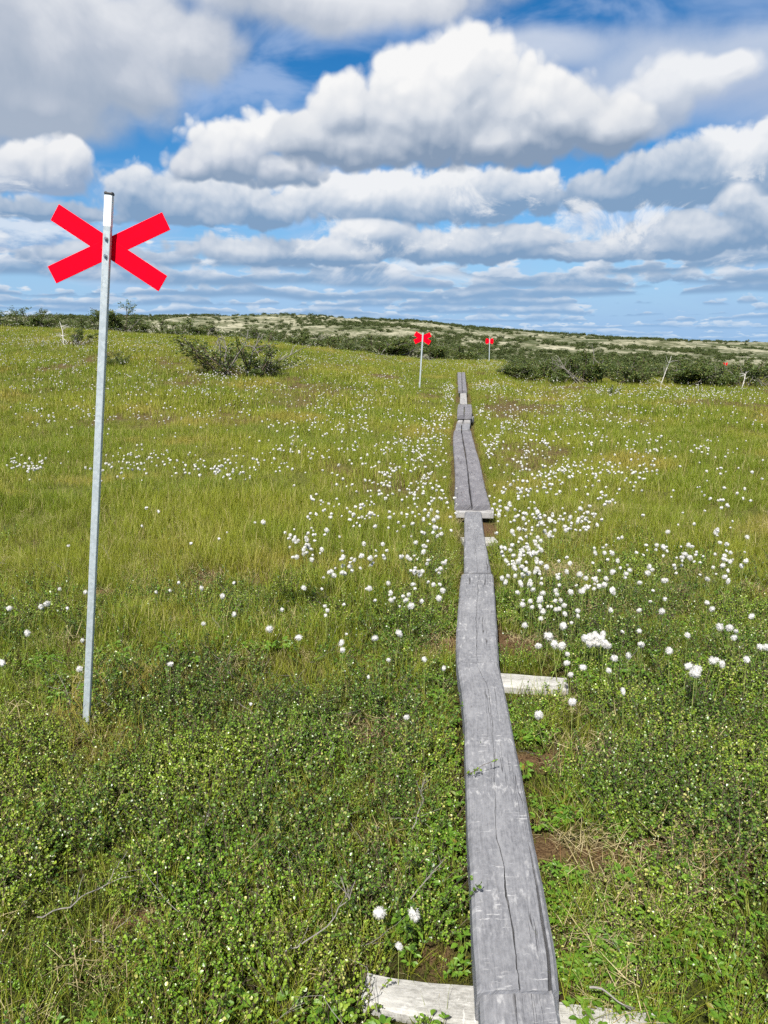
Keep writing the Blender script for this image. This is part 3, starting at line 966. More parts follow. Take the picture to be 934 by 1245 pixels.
# ------------------------------------------------------------------ geometry soup
class Soup:
    def __init__(self):
        self.V, self.F, self.T, self.M, self.n = [], [], [], [], 0

    def add(self, V, F, tint, mi):
        self.V.append(np.asarray(V, float))
        for f in F:
            self.F.append(tuple(int(i) + self.n for i in f))
            self.M.append(mi)
        self.T.append(np.full(len(V), tint))
        self.n += len(V)

    def tube(self, pts, r0, r1, tint, mi, k=3):
        pts = np.asarray(pts, float)
        n = len(pts)
        V, F = [], []
        for i in range(n):
            d = pts[min(i + 1, n - 1)] - pts[max(i - 1, 0)]
            d = d / (np.linalg.norm(d) + 1e-9)
            a = np.cross(d, [0.31, 0.2, 0.93] if abs(d[2]) < 0.9 else [1, 0, 0]); a /= np.linalg.norm(a) + 1e-9
            b = np.cross(d, a)
            r = r0 + (r1 - r0) * i / (n - 1)
            for j in range(k):
                th = 2 * math.pi * j / k
                V.append(pts[i] + r * (math.cos(th) * a + math.sin(th) * b))
        for i in range(n - 1):
            for j in range(k):
                F.append((i * k + j, i * k + (j + 1) % k, (i + 1) * k + (j + 1) % k, (i + 1) * k + j))
        self.add(V, F, tint, mi)

    def leaf(self, p, d, up, L, W, tint, mi, fold=0.25, shape='round'):
        d = d / (np.linalg.norm(d) + 1e-9)
        sx = np.cross(d, up); sx = sx / (np.linalg.norm(sx) + 1e-9)
        nz = np.cross(sx, d)
        if shape == 'round':
            pr = [(0, 0), (.28, .42), (.62, .5), (.92, .25), (1, 0)]
        elif shape == 'lance':
            pr = [(0, 0), (.3, .36), (.55, .5), (.8, .3), (1, 0)]
        else:
            pr = [(0, 0), (.5, .5), (1, 0)]
        V, F = [], []
        for t, w in pr:
            c = p + d * L * t + nz * (-fold * L * t * t * .35)
            V.append(c)
        nc = len(pr)
        for sgn in (-1, 1):
            for t, w in pr[1:-1]:
                V.append(p + d * L * t + sx * sgn * W * w + nz * (fold * W * w - fold * L * t * t * .35))
        l0, r0 = nc, nc + nc - 2
        for side, o in ((-1, l0), (1, r0)):
            ch = [0] + [o + i for i in range(nc - 2)] + [nc - 1]
            for i in range(nc - 1):
                q = [i, i + 1, ch[i + 1], ch[i]] if side > 0 else [i, ch[i], ch[i + 1], i + 1]
                q2 = []
                for z in q:
                    if z not in q2: q2.append(z)
                if len(q2) >= 3: F.append(q2)
        self.add(V, F, tint, mi)

    def blade(self, p, az, L, w, bend, tint, mi, seg=3, lean=0.2):
        h = np.array([math.cos(az), math.sin(az), 0.0])
        sd_ = np.array([-h[1], h[0], 0.0])
        V, F = [], []
        x, z, a = 0.0, 0.0, lean
        for i in range(seg + 1):
            t = i / seg
            c = p + h * x + np.array([0, 0, z])
            ww = w * (1 - t) ** 0.7 / 2
            if i < seg:
                V += [c - sd_ * ww, c + sd_ * ww]
            else:
                V += [c]
            x += math.sin(a) * L / seg; z += math.cos(a) * L / seg
            a += bend / seg
        for i in range(seg - 1):
            F.append((2 * i, 2 * i + 1, 2 * i + 3, 2 * i + 2))
        F.append((2 * seg - 2, 2 * seg - 1, 2 * seg))
        self.add(V, F, tint, mi)

    def mesh(self, name, mats, smooth=False):
        return mesh_from(name, np.concatenate(self.V), self.F, mats, self.M, {'tint': np.concatenate(self.T)}, smooth)


rr = np.random.default_rng(11)
U = lambda a, b_: float(rr.uniform(a, b_))


def rdir(zb=0.0):
    v = rr.normal(size=3); v[2] += zb
    return v / np.linalg.norm(v)


def proto(name, me):
    return bpy.data.objects.new(name, me)       # source geometry only; never linked to the scene


def birch_sprig(ns=7, R0=0.085, H=0.10, leaf=0.0105, mat=None):
    s_ = Soup()
    for k in range(ns):
        az = U(0, 6.28); r0 = U(0, R0 * .5)
        p = np.array([math.cos(az) * r0, math.sin(az) * r0, -0.03])
        d = np.array([math.cos(az) * U(.2, 1.1), math.sin(az) * U(.2, 1.1), 1.0]); d /= np.linalg.norm(d)
        L = U(.7, 1.25) * H
        pts = [p]
        for i in range(4):
            d = d + rdir() * .22; d /= np.linalg.norm(d)
            pts.append(pts[-1] + d * L / 4)
        s_.tube(pts, .0016, .0008, U(0, .9), 0)
        for i in range(int(U(19, 29))):
            t = U(.2, 1.0) * 3.999; j = int(t)
            q = pts[j] + (pts[j + 1] - pts[j]) * (t - j)
            dd = rdir(.25); up = rdir(1.6)
            l_ = leaf * U(.65, 1.25)
            s_.leaf(q, dd, up, l_, l_ * U(.85, 1.05), U(0, 1), 1, U(.1, .5))
    return s_.mesh('birch_sprig', [M_twig, mat or M_birch])


def herb_plant(nl=7, L0=0.028, H=0.05, shape='lance'):
    s_ = Soup()
    for k in range(nl):
        az = 2.4 * k + U(-.4, .4)
        r = U(.003, .02)
        base = np.array([math.cos(az) * r * .3, math.sin(az) * r * .3, -.02])
        top = np.array([math.cos(az) * r, math.sin(az) * r, H * U(.5, 1.0)])
        s_.tube([base, (base + top) / 2 + rdir() * .004, top], .001, .0007, U(0, .9), 0)
        n = 3 if U(0, 1) < .5 else 1
        for j in range(n):
            a2 = az + (j - (n - 1) / 2) * .9 + U(-.2, .2)
            d = np.array([math.cos(a2), math.sin(a2), U(-.15, .5)])
            l_ = L0 * U(.7, 1.25)
            s_.leaf(top, d, np.array([0, 0, 1.]) + rdir() * .35, l_, l_ * U(.42, .6), U(0, .95), 1, U(.2, .6), shape)
    return s_.mesh('herb_plant', [M_stalk, M_herb])


def grass_tuft(nb, R0, L0, w, straw=0.12, seg=3, mat=None):
    s_ = Soup()
    for k in range(nb):
        az = U(0, 6.28); r = R0 * math.sqrt(U(0, 1))
        p = np.array([math.cos(az) * r, math.sin(az) * r, -.02])
        st = U(0, 1) < straw
        s_.blade(p, U(0, 6.28), L0 * U(.55, 1.2) * (0.8 if st else 1), w * U(.7, 1.3), U(.1, 1.3) + (.7 if st else 0), U(0, .99), 1 if st else 0, seg, U(0, .45) + (.3 if st else 0))
    return s_.mesh('grass_tuft', [mat or M_grass, M_straw])


def straw_mat(nb=40, R0=0.07):
    s_ = Soup()
    for k in range(nb):
        az = U(0, 6.28); r = R0 * math.sqrt(U(0, 1))
        p = np.array([math.cos(az) * r, math.sin(az) * r, U(-.005, .028)])
        s_.blade(p, U(0, 6.28), U(.03, .085), U(.0012, .0026), U(-.3, 1.0), U(0, .99), 0, 3, U(.9, 1.5))
    return s_.mesh('straw_mat', [M_straw])


def twig_bunch(n=3, L0=0.22, mat=None, r=.0022):
    s_ = Soup()
    for k in range(n):
        az = U(0, 6.28)
        p = np.array([U(-.05, .05), U(-.05, .05), -.02])
        d = np.array([math.cos(az), math.sin(az), U(.15, .8)]); d /= np.linalg.norm(d)
        pts = [p]
        L = L0 * U(.6, 1.3)
        for i in range(6):
            d = d + rdir() * .22; d[2] = max(d[2], -.15); d /= np.linalg.norm(d)
            pts.append(pts[-1] + d * L / 6)
            if i > 1 and U(0, 1) < .7:
                e = d + rdir() * .8; e /= np.linalg.norm(e)
                q = [pts[-1]]
                for _ in range(3):
                    e = e + rdir() * .25; e /= np.linalg.norm(e)
                    q.append(q[-1] + e * L * U(.06, .14))
                s_.tube(q, r * .5, r * .25, U(0, .9), 0)
        s_.tube(pts, r, r * .4, U(0, .9), 0, 4)
    return s_.mesh('twig_bunch', [mat or M_dead])


def scatter(name, pts, protos, label=None, rot=None, scl=None, tilt=0.15, kind='stuff', cat=None, idx=None):
    n = len(pts)
    me = bpy.data.meshes.new(name)
    me.vertices.add(n)
    me.vertices.foreach_set('co', np.asarray(pts, np.float32).ravel())
    if rot is None:
        rot = np.stack([rng.normal(0, tilt, n), rng.normal(0, tilt, n), rng.uniform(0, 6.283, n)], 1)
    if scl is None: scl = rng.uniform(.75, 1.3, n)
    if idx is None: idx = rng.integers(0, len(protos), n)
    me.attributes.new('rot', 'FLOAT_VECTOR', 'POINT').data.foreach_set('vector', np.asarray(rot, np.float32).ravel())
    me.attributes.new('scl', 'FLOAT', 'POINT').data.foreach_set('value', np.asarray(scl, np.float32))
    me.attributes.new('idx', 'INT', 'POINT').data.foreach_set('value', np.asarray(idx, np.int32))
    me.update()
    o = obj(name, me)
    tag(o, label, cat, None, kind)
    ng = bpy.data.node_groups.new(name, 'GeometryNodeTree')
    ng.interface.new_socket('Geometry', in_out='INPUT', socket_type='NodeSocketGeometry')
    ng.interface.new_socket('Geometry', in_out='OUTPUT', socket_type='NodeSocketGeometry')
    N, Lk = ng.nodes, ng.links
    gi, go_ = N.new('NodeGroupInput'), N.new('NodeGroupOutput')
    iop = N.new('GeometryNodeInstanceOnPoints')
    g2i = N.new('GeometryNodeGeometryToInstance')
    for p_ in reversed(protos):
        oi = N.new('GeometryNodeObjectInfo')
        oi.inputs['Object'].default_value = p_
        oi.inputs['As Instance'].default_value = False
        Lk.new(oi.outputs['Geometry'], g2i.inputs[0])

    def attr(nm, dt):
        a = N.new('GeometryNodeInputNamedAttribute'); a.data_type = dt
        a.inputs['Name'].default_value = nm
        return a.outputs['Attribute']
    Lk.new(gi.outputs[0], iop.inputs['Points'])
    Lk.new(g2i.outputs[0], iop.inputs['Instance'])
    iop.inputs['Pick Instance'].default_value = True
    Lk.new(attr('idx', 'INT'), iop.inputs['Instance Index'])
    e2r = N.new('FunctionNodeEulerToRotation')
    Lk.new(attr('rot', 'FLOAT_VECTOR'), e2r.inputs[0])
    Lk.new(e2r.outputs[0], iop.inputs['Rotation'])
    Lk.new(attr('scl', 'FLOAT'), iop.inputs['Scale'])
    Lk.new(iop.outputs[0], go_.inputs[0])
    md = o.modifiers.new('scatter', 'NODES')
    md.node_group = ng
    return o


# ------------------------------------------------------------------ where things may grow
_bx = [(a, (l + r) / 2) for a, l, r in [(1420, 590, 703), (1245, 585, 683), (1080, 574, 661), (940, 567, 634), (806, 557, 607), (698, 561, 600), (622, 565, 585), (600, 553, 592), (560, 553, 583), (523, 552, 573), (505, 556, 574), (476, 559, 567), (452, 556, 565)]]
_bp = np.array([project(px, py, HB)[:2] for py, px in _bx])


def path_dist(x, y):
    cx = np.interp(y, _bp[:, 1], _bp[:, 0])
    return np.where(y < _bp[-1, 1] + .2, x - cx, 99.0)


def halfw(y):
    return np.where(y < 7.05, 0.118, np.where(y < 30, 0.205, 0.22))


def field_pts(y0, y1, dens, wmul=0.62, wadd=0.7, clear=0.0, seed=0):
    """random ground points between two distances across the seen width"""
    r_ = np.random.default_rng(seed)
    wmax = wmul * y1 + wadd
    n = int((y1 - y0) * 2 * wmax * dens)
    y = r_.uniform(y0, y1, n); x = r_.uniform(-wmax, wmax, n)
    k = np.abs(x) < wmul * y + wadd
    k &= np.abs(path_dist(x, y)) > halfw(y) + clear
    x, y = x[k], y[k]
    return x, y


def lift(x, y, dz=0.0):
    return np.stack([x, y, ground(x, y) + dz], 1)


SLEEPERS = [o for o in COL.objects if o.name.startswith('sleeper')]
bpy.context.view_layer.update()
_sl = []
for o in SLEEPERS:
    v = np.array([o.matrix_world @ v_.co for v_ in o.data.vertices])
    _sl.append((v[:, 0].min(), v[:, 0].max(), v[:, 1].min(), v[:, 1].max()))


def off_sleepers(x, y, m=0.0):
    k = np.ones(len(x), bool)
    for i, (a, b_, c, d) in enumerate(_sl):
        if i == 0:      # the slanted foreground beam
            cy = np.interp(x, [a, b_], [d - .07, c + .07])
            k &= ~((x > a - m + .09) & (x < b_ - .22) & (y - cy < 0.065 + m) & (y - cy > -0.045 - m * .3))
        else:
            k &= ~((x > a - m) & (x < b_ + m) & (y > c - m) & (y < d + m))
    return k


# patch fields (world metres): where dwarf birch, herbs, straw gather
def birchness(x, y):
    n = fbm(x * 1.1, y * 1.1, 41, 4)
    e = 4.05 + 0.5 * np.sin(x * 1.3) + np.where(x > 0.35, .35, 0) * 1.0
    return sstep(e + 1.9, e - 1.1, y + (n - .5) * 4.6)


def strawness(x, y):
    return sstep(.56, .70, fbm(x * 1.6, y * 1.6, 77, 4))


# bare brown patch right of the plank by the second sleeper
def bare(x, y, grow=1.0):
    return bare_amount(x, y) > (.5 if grow < 1.1 else .1)


# --- dwarf birch carpet
protos = [proto('sprig', birch_sprig(int(U(7, 11)), U(.07, .10), U(.085, .13), U(.0062, .0084))) for _ in range(9)]
x, y = field_pts(1.0, 6.6, 640, wadd=1.3, clear=.012, seed=1)
k = (rng.uniform(0, 1, len(x)) < birchness(x, y) * (0.16 + 0.84 * sstep(.38, .55, fbm(x * 3.6, y * 3.6, 8, 4)))) & off_sleepers(x, y, .075) & ~bare(x, y, .95)
x, y = x[k], y[k]
hs_ = .48 + .78 * sstep(.32, .68, fbm(x * 3.4, y * 3.4, 19, 3)) + rng.uniform(-.12, .16, len(x))
nearp = sstep(.32, .05, np.abs(path_dist(x, y)))
hs_ = hs_ * (1 - .30 * nearp)
scatter('dwarf_birch_carpet', lift(x, y), protos, None, scl=hs_, tilt=.22)

# --- dark taller bushes of dwarf birch in patches on the right and by the pole
xs_, ys_ = [], []
for (px, py, rx, ry, n) in [(830, 870, .36, .34, 130), (890, 990, .25, .22, 60), (770, 945, .22, .16, 45), (740, 770, .35, .30, 80), (500, 750, .5, .35, 90), (430, 930, .5, .3, 60), (300, 850, .6, .3, 70), (560, 720, .25, .5, 50),
                            (320, 1000, .4, .2, 50), (700, 745, .5, .5, 110), (100, 1010, .3, .2, 40), (560, 690, .35, .8, 70), (200, 800, .4, .3, 40), (490, 820, .3, .4, 60), (250, 720, .6, .5, 50), (830, 700, .6, .7, 70), (20, 760, .4, .4, 40), (900, 800, .3, .4, 50), (470, 1080, .16, .10, 22), (660, 1010, .12, .16, 30), (520, 900, .1, .3, 30)]:
    c_ = project(px, py, .08)
    xs_.append(rng.normal(c_[0], rx * .6, n)); ys_.append(rng.normal(c_[1], ry * .6, n))
x = np.concatenate(xs_); y = np.concatenate(ys_)
k = (np.abs(path_dist(x, y)) > .24) & off_sleepers(x, y, .14) & (rng.uniform(0, 1, len(x)) < .9)
x, y = x[k], y[k]
protos2 = [proto('sprig', birch_sprig(int(U(6, 9)), U(.07, .10), U(.13, .20), U(.0070, .0090), M_birch_dark)) for _ in range(5)]
scatter('dwarf_birch_patches', lift(x, y), protos2, None, scl=rng.uniform(.8, 1.25, len(x)), tilt=.18)

# --- herbs with broad bright leaves
protos = [proto('herb', herb_plant(int(U(6, 11)), U(.013, .021), U(.035, .065), 'lance' if i % 2 else 'round')) for i in range(6)]
x, y = field_pts(1.0, 4.6, 420, wadd=1.3, clear=.008, seed=2)
pd = np.abs(path_dist(x, y))
hw = sstep(.48, .60, fbm(x * 2.1 + 9, y * 2.1, 23, 3)) * .55 + sstep(.42, .14, pd) * sstep(3.6, 2.2, y) * .9
k = (rng.uniform(0, 1, len(x)) < hw * sstep(4.6, 3.2, y)) & off_sleepers(x, y, .035) & ~bare(x, y)
x, y = x[k], y[k]
sc__ = rng.uniform(.7, 1.35, len(x))
scatter('bog_herbs', lift(x, y), protos, None, scl=sc__, tilt=.15)

# --- moss cushions covering the ground
def moss_pad(nb, R0):
    s_ = Soup()
    for k in range(nb):
        az = U(0, 6.28); r = R0 * math.sqrt(U(0, 1))
        p = np.array([math.cos(az) * r, math.sin(az) * r, -.006])
        s_.blade(p, U(0, 6.28), U(.012, .030), U(.0025, .005), U(-.2, .8), U(0, .99), 0, 2, U(.1, 1.0))
    return s_.mesh('moss_pad', [M_moss])


protos = [proto('moss', moss_pad(70, U(.05, .07))) for i in range(5)]
x, y = field_pts(1.0, 5.2, 230, wadd=1.3, clear=-.01, seed=12)
k = off_sleepers(x, y, .0) & (~bare(x, y) | (rng.uniform(0, 1, len(x)) < .3))
scatter('moss', lift(x[k], y[k], .004), protos, None, scl=rng.uniform(.7, 1.3, k.sum()), tilt=.15)

# --- fine grass between the dwarf birch
protos = [proto('tuft', grass_tuft(int(U(14, 26)), U(.03, .05), U(.09, .16), .0019, .14, 3)) for _ in range(6)]
x, y = field_pts(1.0, 5.6, 420, wadd=1.3, clear=.010, seed=3)
k = (rng.uniform(0, 1, len(x)) < (1.05 - .60 * birchness(x, y)) * (.45 + .9 * sstep(.40, .58, fbm(x * 1.5, y * 1.5, 61, 3)) + .25 * sstep(.5, .9, x))) & off_sleepers(x, y, .02) & (~bare(x, y) | (rng.uniform(0, 1, len(x)) < .12))
scatter('short_grass', lift(x[k], y[k]), protos, None, tilt=.2)

# --- dry straw and dead grass
protos = [proto('straw', straw_mat(int(U(26, 46)), U(.05, .08))) for _ in range(5)]
x, y = field_pts(1.0, 7.0, 90, wadd=1.3, clear=.02, seed=4)
k = ((rng.uniform(0, 1, len(x)) < .12 + .75 * strawness(x, y) + .13 * sstep(.55, 1.0, x) * sstep(.4, .55, fbm(x * 2, y * 2, 5, 3))) | bare(x, y, 1.15)) & off_sleepers(x, y, .02)
scatter('dead_grass', lift(x[k], y[k], .015), protos, None, scl=rng.uniform(.7, 1.4, k.sum()), tilt=.25)

# --- sedge meadow, thinner sampling and stouter tufts with distance
p_near = [proto('tuft', grass_tuft(int(U(26, 40)), U(.05, .08), U(.13, .20), .0030, .10, 3)) for _ in range(7)]
p_mid = [proto('tuft', grass_tuft(int(U(36, 50)), U(.12, .16), U(.12, .18), .0048, .09, 2)) for _ in range(6)]
p_far = [proto('tuft', grass_tuft(int(U(60, 80)), U(.25, .31), U(.13, .19), .0090, .08, 2)) for _ in range(6)]
P_, I_, S_ = [], [], []
for (ya, yb, dens, i0, cnt, sd__) in [(3.6, 7.5, 210, 0, 7, 5), (7.0, 15.0, 75, 7, 6, 6), (14.0, 46.0, 19, 13, 6, 7)]:
    x, y = field_pts(ya, yb, dens, wmul=.62, wadd=1.3, clear=.04 if ya < 7 else .10, seed=sd__)
    k = (rng.uniform(0, 1, len(x)) < 1 - birchness(x, y) * 1.05) & off_sleepers(x, y, .03) & ~bare(x, y)
    k &= y < np.interp(x / y, _U, _D) + 5
    k &= rng.uniform(0, 1, len(x)) > hollow(x, y) * .75
    x, y = x[k], y[k]
    P_.append(lift(x, y)); I_.append(rng.integers(i0, i0 + cnt, len(x)))
    nearp = sstep(.5, .1, np.abs(path_dist(x, y)) - halfw(y))
    S_.append((.30 + 1.35 * fbm(x * .9, y * .7, 29, 4)) * rng.uniform(.8, 1.2, len(x)) * (1 - .35 * nearp))
r3 = np.random.default_rng(15)
n = 5200
y = 3.4 + (41 - 3.4) * r3.uniform(0, 1, n) ** 1.5
off_ = halfw(y) + .012 + np.abs(r3.normal(0, .16, n))
x = np.interp(y, _bp[:, 1], _bp[:, 0]) + np.where(r3.uniform(0, 1, n) < .5, -1, 1) * off_
k = off_sleepers(x, y, .02) & ~bare(x, y) & (r3.uniform(0, 1, n) < np.where(y < 5, .35, 1))
x, y, off_ = x[k], y[k], off_[k]
P_.append(lift(x, y)); I_.append(r3.integers(0, 7, len(x))); S_.append(r3.uniform(.5, .95, len(x)) * (.75 + .8 * np.clip(off_ - halfw(y), 0, .4)))
scatter('sedge_meadow', np.concatenate(P_), p_near + p_mid + p_far, None, scl=np.concatenate(S_), idx=np.concatenate(I_), tilt=.12)

# --- pale dead twigs and dark stalks standing in the carpet
protos = [proto('twigs', twig_bunch(int(U(1, 3)), U(.14, .26), M_dead, .0016)) for _ in range(4)] + [proto('twigs', twig_bunch(int(U(1, 3)), U(.12, .2), M_twig, .0015)) for _ in range(3)]
x, y = field_pts(1.05, 5.2, 34, wadd=.4, clear=.08, seed=8)
k = off_sleepers(x, y, .08)
scatter('dead_twigs', lift(x[k], y[k], .01), protos, None, scl=rng.uniform(.5, 1.1, k.sum()), tilt=.2)

# ================================================================== single bare branches
def branch(label, pts_px, h, r, mat=None, forks=6, seed=0, name='dead_branch', cat='branch', leaves=0):
    global rr
    rr = np.random.default_rng(seed)
    base = project(pts_px[0][0], pts_px[0][1], h[0])
    pts = [project(a, b_, hh) for (a, b_), hh in zip(pts_px, h)]
    pts = np.array(pts)
    c = np.concatenate([[0], np.cumsum(np.linalg.norm(np.diff(pts, axis=0), axis=1))])
    n = 16
    t = np.linspace(0, c[-1], n)
    P3 = np.stack([np.interp(t, c, pts[:, k]) for k in range(3)], 1)
    P3 += np.stack([(fbm(t * 22, t * 0 + k, seed + k, 2) - .5) * .03 for k in range(3)], 1)
    s_ = Soup()
    org = P3[0].copy()
    P3 = P3 - org
    s_.tube(P3, r, r * .35, .2, 0, 5)
    lv = Soup()
    for f in range(forks):
        i = int(U(4, n - 2))
        d = P3[min(i + 1, n - 1)] - P3[i]; d /= np.linalg.norm(d) + 1e-9
        e = d + rdir() * .75; e[2] = abs(e[2]) * .8 + .05; e /= np.linalg.norm(e)
        q = [P3[i]]
        for _ in range(5):
            e = e + rdir() * .22; e /= np.linalg.norm(e)
            q.append(q[-1] + e * c[-1] * U(.02, .06))
        s_.tube(q, r * .45, r * .2, U(0, .9), 0, 4)
        for _ in range(leaves):
            b_ = q[int(U(2, 6))]
            lv.leaf(b_ + rdir() * .003, rdir(.2), rdir(1), .010, .009, U(0, .9), 0, .3)
    if leaves:
        root = empty(name, org, label, cat)
        obj('twig', s_.mesh('twig', [mat or M_dead]), root)
        obj('leaves', lv.mesh('leaves', [M_birch]), root)
        return root
    o = obj(name, s_.mesh(name, [mat or M_dead]), loc=org)
    return tag(o, label, cat)


branch('pale curved dead branch lying on the dwarf birch at the lower left', [(50, 1118), (90, 1100), (130, 1070), (154, 1035)], [.05, .08, .10, .11], .0024, seed=3, forks=4)
branch('forked grey dead branch in the low plants left of the foreground plank', [(330, 1172), (385, 1140), (410, 1112), (432, 1070)], [.03, .08, .10, .14], .0026, seed=5, forks=9)
branch('upright thin pale dead twig left of the grey plank', [(505, 1010), (509, 985), (514, 960), (518, 938)], [.05, .10, .17, .24], .0020, seed=6, forks=7)
branch('thin grey dead twig lying beyond the two near cottongrass heads', [(498, 1092), (515, 1078), (532, 1058), (545, 1040)], [.08, .09, .11, .13], .0018, seed=8, forks=5)
branch('grey dead stick on the ground right of the foreground plank end', [(712, 1205), (735, 1210), (752, 1220), (762, 1228)], [.10, .10, .09, .07], .0034, seed=9, forks=2)
branch('dark leafy twig reaching over the left edge of the long grey plank', [(558, 946), (572, 936), (590, 931), (603, 926)], [.10, .155, .165, .17], .0017, M_twig, 5, 12, name='leafy_twig', cat='twig', leaves=4)

# ================================================================== scrub at the edge of the bog
def shrub_meshes(seed, nbr, H, Wd, nleaf, leaf, bare_frac=0.12, droop=0.0):
    """(foliage, stems, dead twigs or None): many crooked stems from one stool, leaves along the outer half"""
    global rr
    rr = np.random.default_rng(seed)
    st, fo, de = Soup(), Soup(), Soup()
    tips = []
    for k in range(nbr):
        az = U(0, 6.28); lean_ = U(.1, 1.15)
        d = np.array([math.cos(az) * lean_ * Wd / H, math.sin(az) * lean_ * Wd / H * .8, 1.0]); d /= np.linalg.norm(d)
        p = np.array([U(-.2, .2) * Wd, U(-.2, .2) * Wd, -.1])
        L = H * U(.75, 1.25)
        pts = [p]
        for i in range(6):
            d = d + rdir() * .24; d[2] = max(d[2], .12); d /= np.linalg.norm(d)
            pts.append(pts[-1] + d * L / 6)
        dead = U(0, 1) < bare_frac
        tgt = de if dead else st
        tgt.tube(pts, .016 * H, .005 * H, U(0, .9), 0, 4)
        for f in range(7 if dead else 9):
            i = int(U(2, 6)); e = pts[i + 1 if i < 6 else 6] - pts[i]; e = e / (np.linalg.norm(e) + 1e-9) + rdir(.2) * .95; e /= np.linalg.norm(e)
            q = [pts[i]]
            for _ in range(4):
                e = e + rdir() * .3; e /= np.linalg.norm(e)
                q.append(q[-1] + e * L * U(.035, .085))
            tgt.tube(q, .006 * H, .002 * H, U(0, .9), 0, 3)
            if not dead:
                tips.append(q)
    per = max(1, int(nleaf / max(1, len(tips))))
    for q in tips:
        for _ in range(per):
            t = U(.2, 1) * (len(q) - 1.001); j = int(t)
            c_ = q[j] + (q[j + 1] - q[j]) * (t - j) + rdir() * leaf * 1.3
            l_ = leaf * U(.6, 1.3)
            fo.leaf(c_, rdir(.1), rdir(1.0), l_, l_ * .75, U(0, 1), 0, .3, 'tri')
    return (fo.mesh('foliage', [M_shrub]), st.mesh('stems', [M_twig]), de.mesh('dead_twigs', [M_dead]) if de.n else None)


SV = [shrub_meshes(100 + i, [15, 13, 17, 14, 12, 16, 22][i], 1.0, [.75, .95, .8, 1.1, .7, 1.0, 1.5][i], [4200, 3600, 4400, 3800, 2400, 3800, 2900][i], .044, [.20, .28, .15, .22, .40, .32, .45][i]) for i in range(7)]
_first = {}
SDIM = []
for fo_, _s, _d in SV:
    v_ = np.array([q.co for q in fo_.vertices])
    SDIM.append((np.percentile(v_[:, 2], 97.5), np.percentile(np.abs(v_[:, :2]).max(1), 80) * 2))
SG = 'bushes at the edge of the bog'


def shrub(label, px, pyb, pyt, wpx, var, y=None, group=SG, rz=None, cat='bush', name='dwarf_birch_bush'):
    if y is None:
        b_ = project(px, pyb, 0)
    else:
        q = at_depth(px, pyb, y); b_ = np.array([q[0], y, float(ground(q[0], y))])
    fd = fdist(b_)
    top = at_depth(px, pyt, b_[1])[2]
    h = max(.25, top - b_[2]) * .90
    w = wpx / FPX * fd
    root = empty(name, b_, label, cat, group, rz if rz is not None else random.uniform(0, 6.28))
    root.scale = (w / SDIM[var][1], w / SDIM[var][1], h / SDIM[var][0])
    for nm, me in zip(('foliage', 'stems', 'dead_twigs'), SV[var]):
        if me is None: continue
        if (nm, var) not in _first:
            o = bpy.data.objects.new(nm, me); _first[(nm, var)] = o
        else:
            o = _first[(nm, var)].copy()
        COL.objects.link(o)
        o.parent = root
    return root


right_line = [
    ('rounded green bush just right of the boardwalk end', 622, 459, 440, 36, 0), ('low dense bush second from the boardwalk end on the right', 648, 463, 442, 44, 2),
    ('dark bush with grey stems left of the tallest bush on the right', 682, 466, 436, 52, 1), ('tallest bush on the right with a bare twig rising from its top', 722, 468, 425, 58, 3),
    ('dense dark bush just left of the bare white sapling', 764, 468, 434, 54, 2), ('bush just right of the bare white sapling', 828, 470, 436, 46, 0),
    ('wide dark bush in the right line of scrub, in front of the far red cross', 862, 470, 438, 54, 5), ('bush with bleached dead twigs near the right edge', 906, 472, 436, 44, 1),
    ('bush cut by the right edge of the picture', 946, 472, 440, 46, 3)]
for (lb, px, pb, pt, w, v) in right_line:
    shrub(lb, px, pb, pt, w, v)
for i, (px, pt, w, v, yy) in enumerate([(640, 436, 40, 2, 33), (700, 434, 46, 0, 33), (745, 434, 44, 5, 32), (800, 441, 46, 2, 32), (845, 436, 44, 1, 33), (885, 440, 46, 2, 33), (925, 438, 40, 0, 33)]):
    shrub('bush half hidden in the second row behind the right line of scrub', px, 466, pt, w, v, y=yy)
for (lb, px, pb, pt, w, v) in [
    ('sprawling bush with bare grey branches alone on the left slope', 291, 457, 407, 122, 6), ('low dark bush at the right end of the sprawling bush on the left slope', 326, 458, 436, 40, 1),
    ('small dark low bush right of the tall pole on the left slope', 141, 446, 428, 26, 2), ('small bush beside the bleached dead stump on the left slope', 94, 421, 398, 28, 4),
    ('little sparse bush standing in the meadow in front of the right scrub', 741, 482, 468, 12, 4)]:
    shrub(lb, px, pb, pt, w, v, rz=0.0 if v == 6 else None)
for (lb, px, pt, w, v, yy) in [
    ('bush at the left edge of the skyline', 2, 384, 36, 0, 45), ('bush with a pointed top on the left skyline', 30, 379, 34, 2, 46), ('bush with an uneven top left of the skyline gap', 54, 380, 30, 3, 46),
    ('low bush left of the tall pole on the skyline', 112, 389, 34, 2, 47), ('tallest bush on the left skyline just right of the tall pole', 145, 375, 30, 0, 46), ('bush right of the tallest skyline bush', 176, 388, 34, 3, 48),
    ('bush behind the crest, above and left of the sprawling bush', 208, 391, 36, 2, 50), ('dark bush behind the crest left of the sprawling bush top', 244, 395, 36, 0, 50),
    ('bush behind the crest right of the sprawling bush top', 318, 399, 36, 2, 50), ('bush behind the crest midway to the thin red cross', 358, 404, 40, 3, 50), ('bush behind the crest with pale stems', 396, 409, 36, 5, 49),
    ('bush at the foot of the crest left of the thin red cross', 430, 415, 36, 2, 46), ('dense bush just left of the thin red cross', 466, 411, 42, 0, 46), ('dense bush behind the thin red cross', 497, 411, 40, 2, 47),
    ('bush between the two middle red crosses', 534, 413, 42, 3, 50), ('low bush right below the small red cross', 568, 421, 36, 2, 52)]:
    shrub(lb, px, 430, pt - (5 if px < 300 else 3), w * 1.15, v, y=yy)


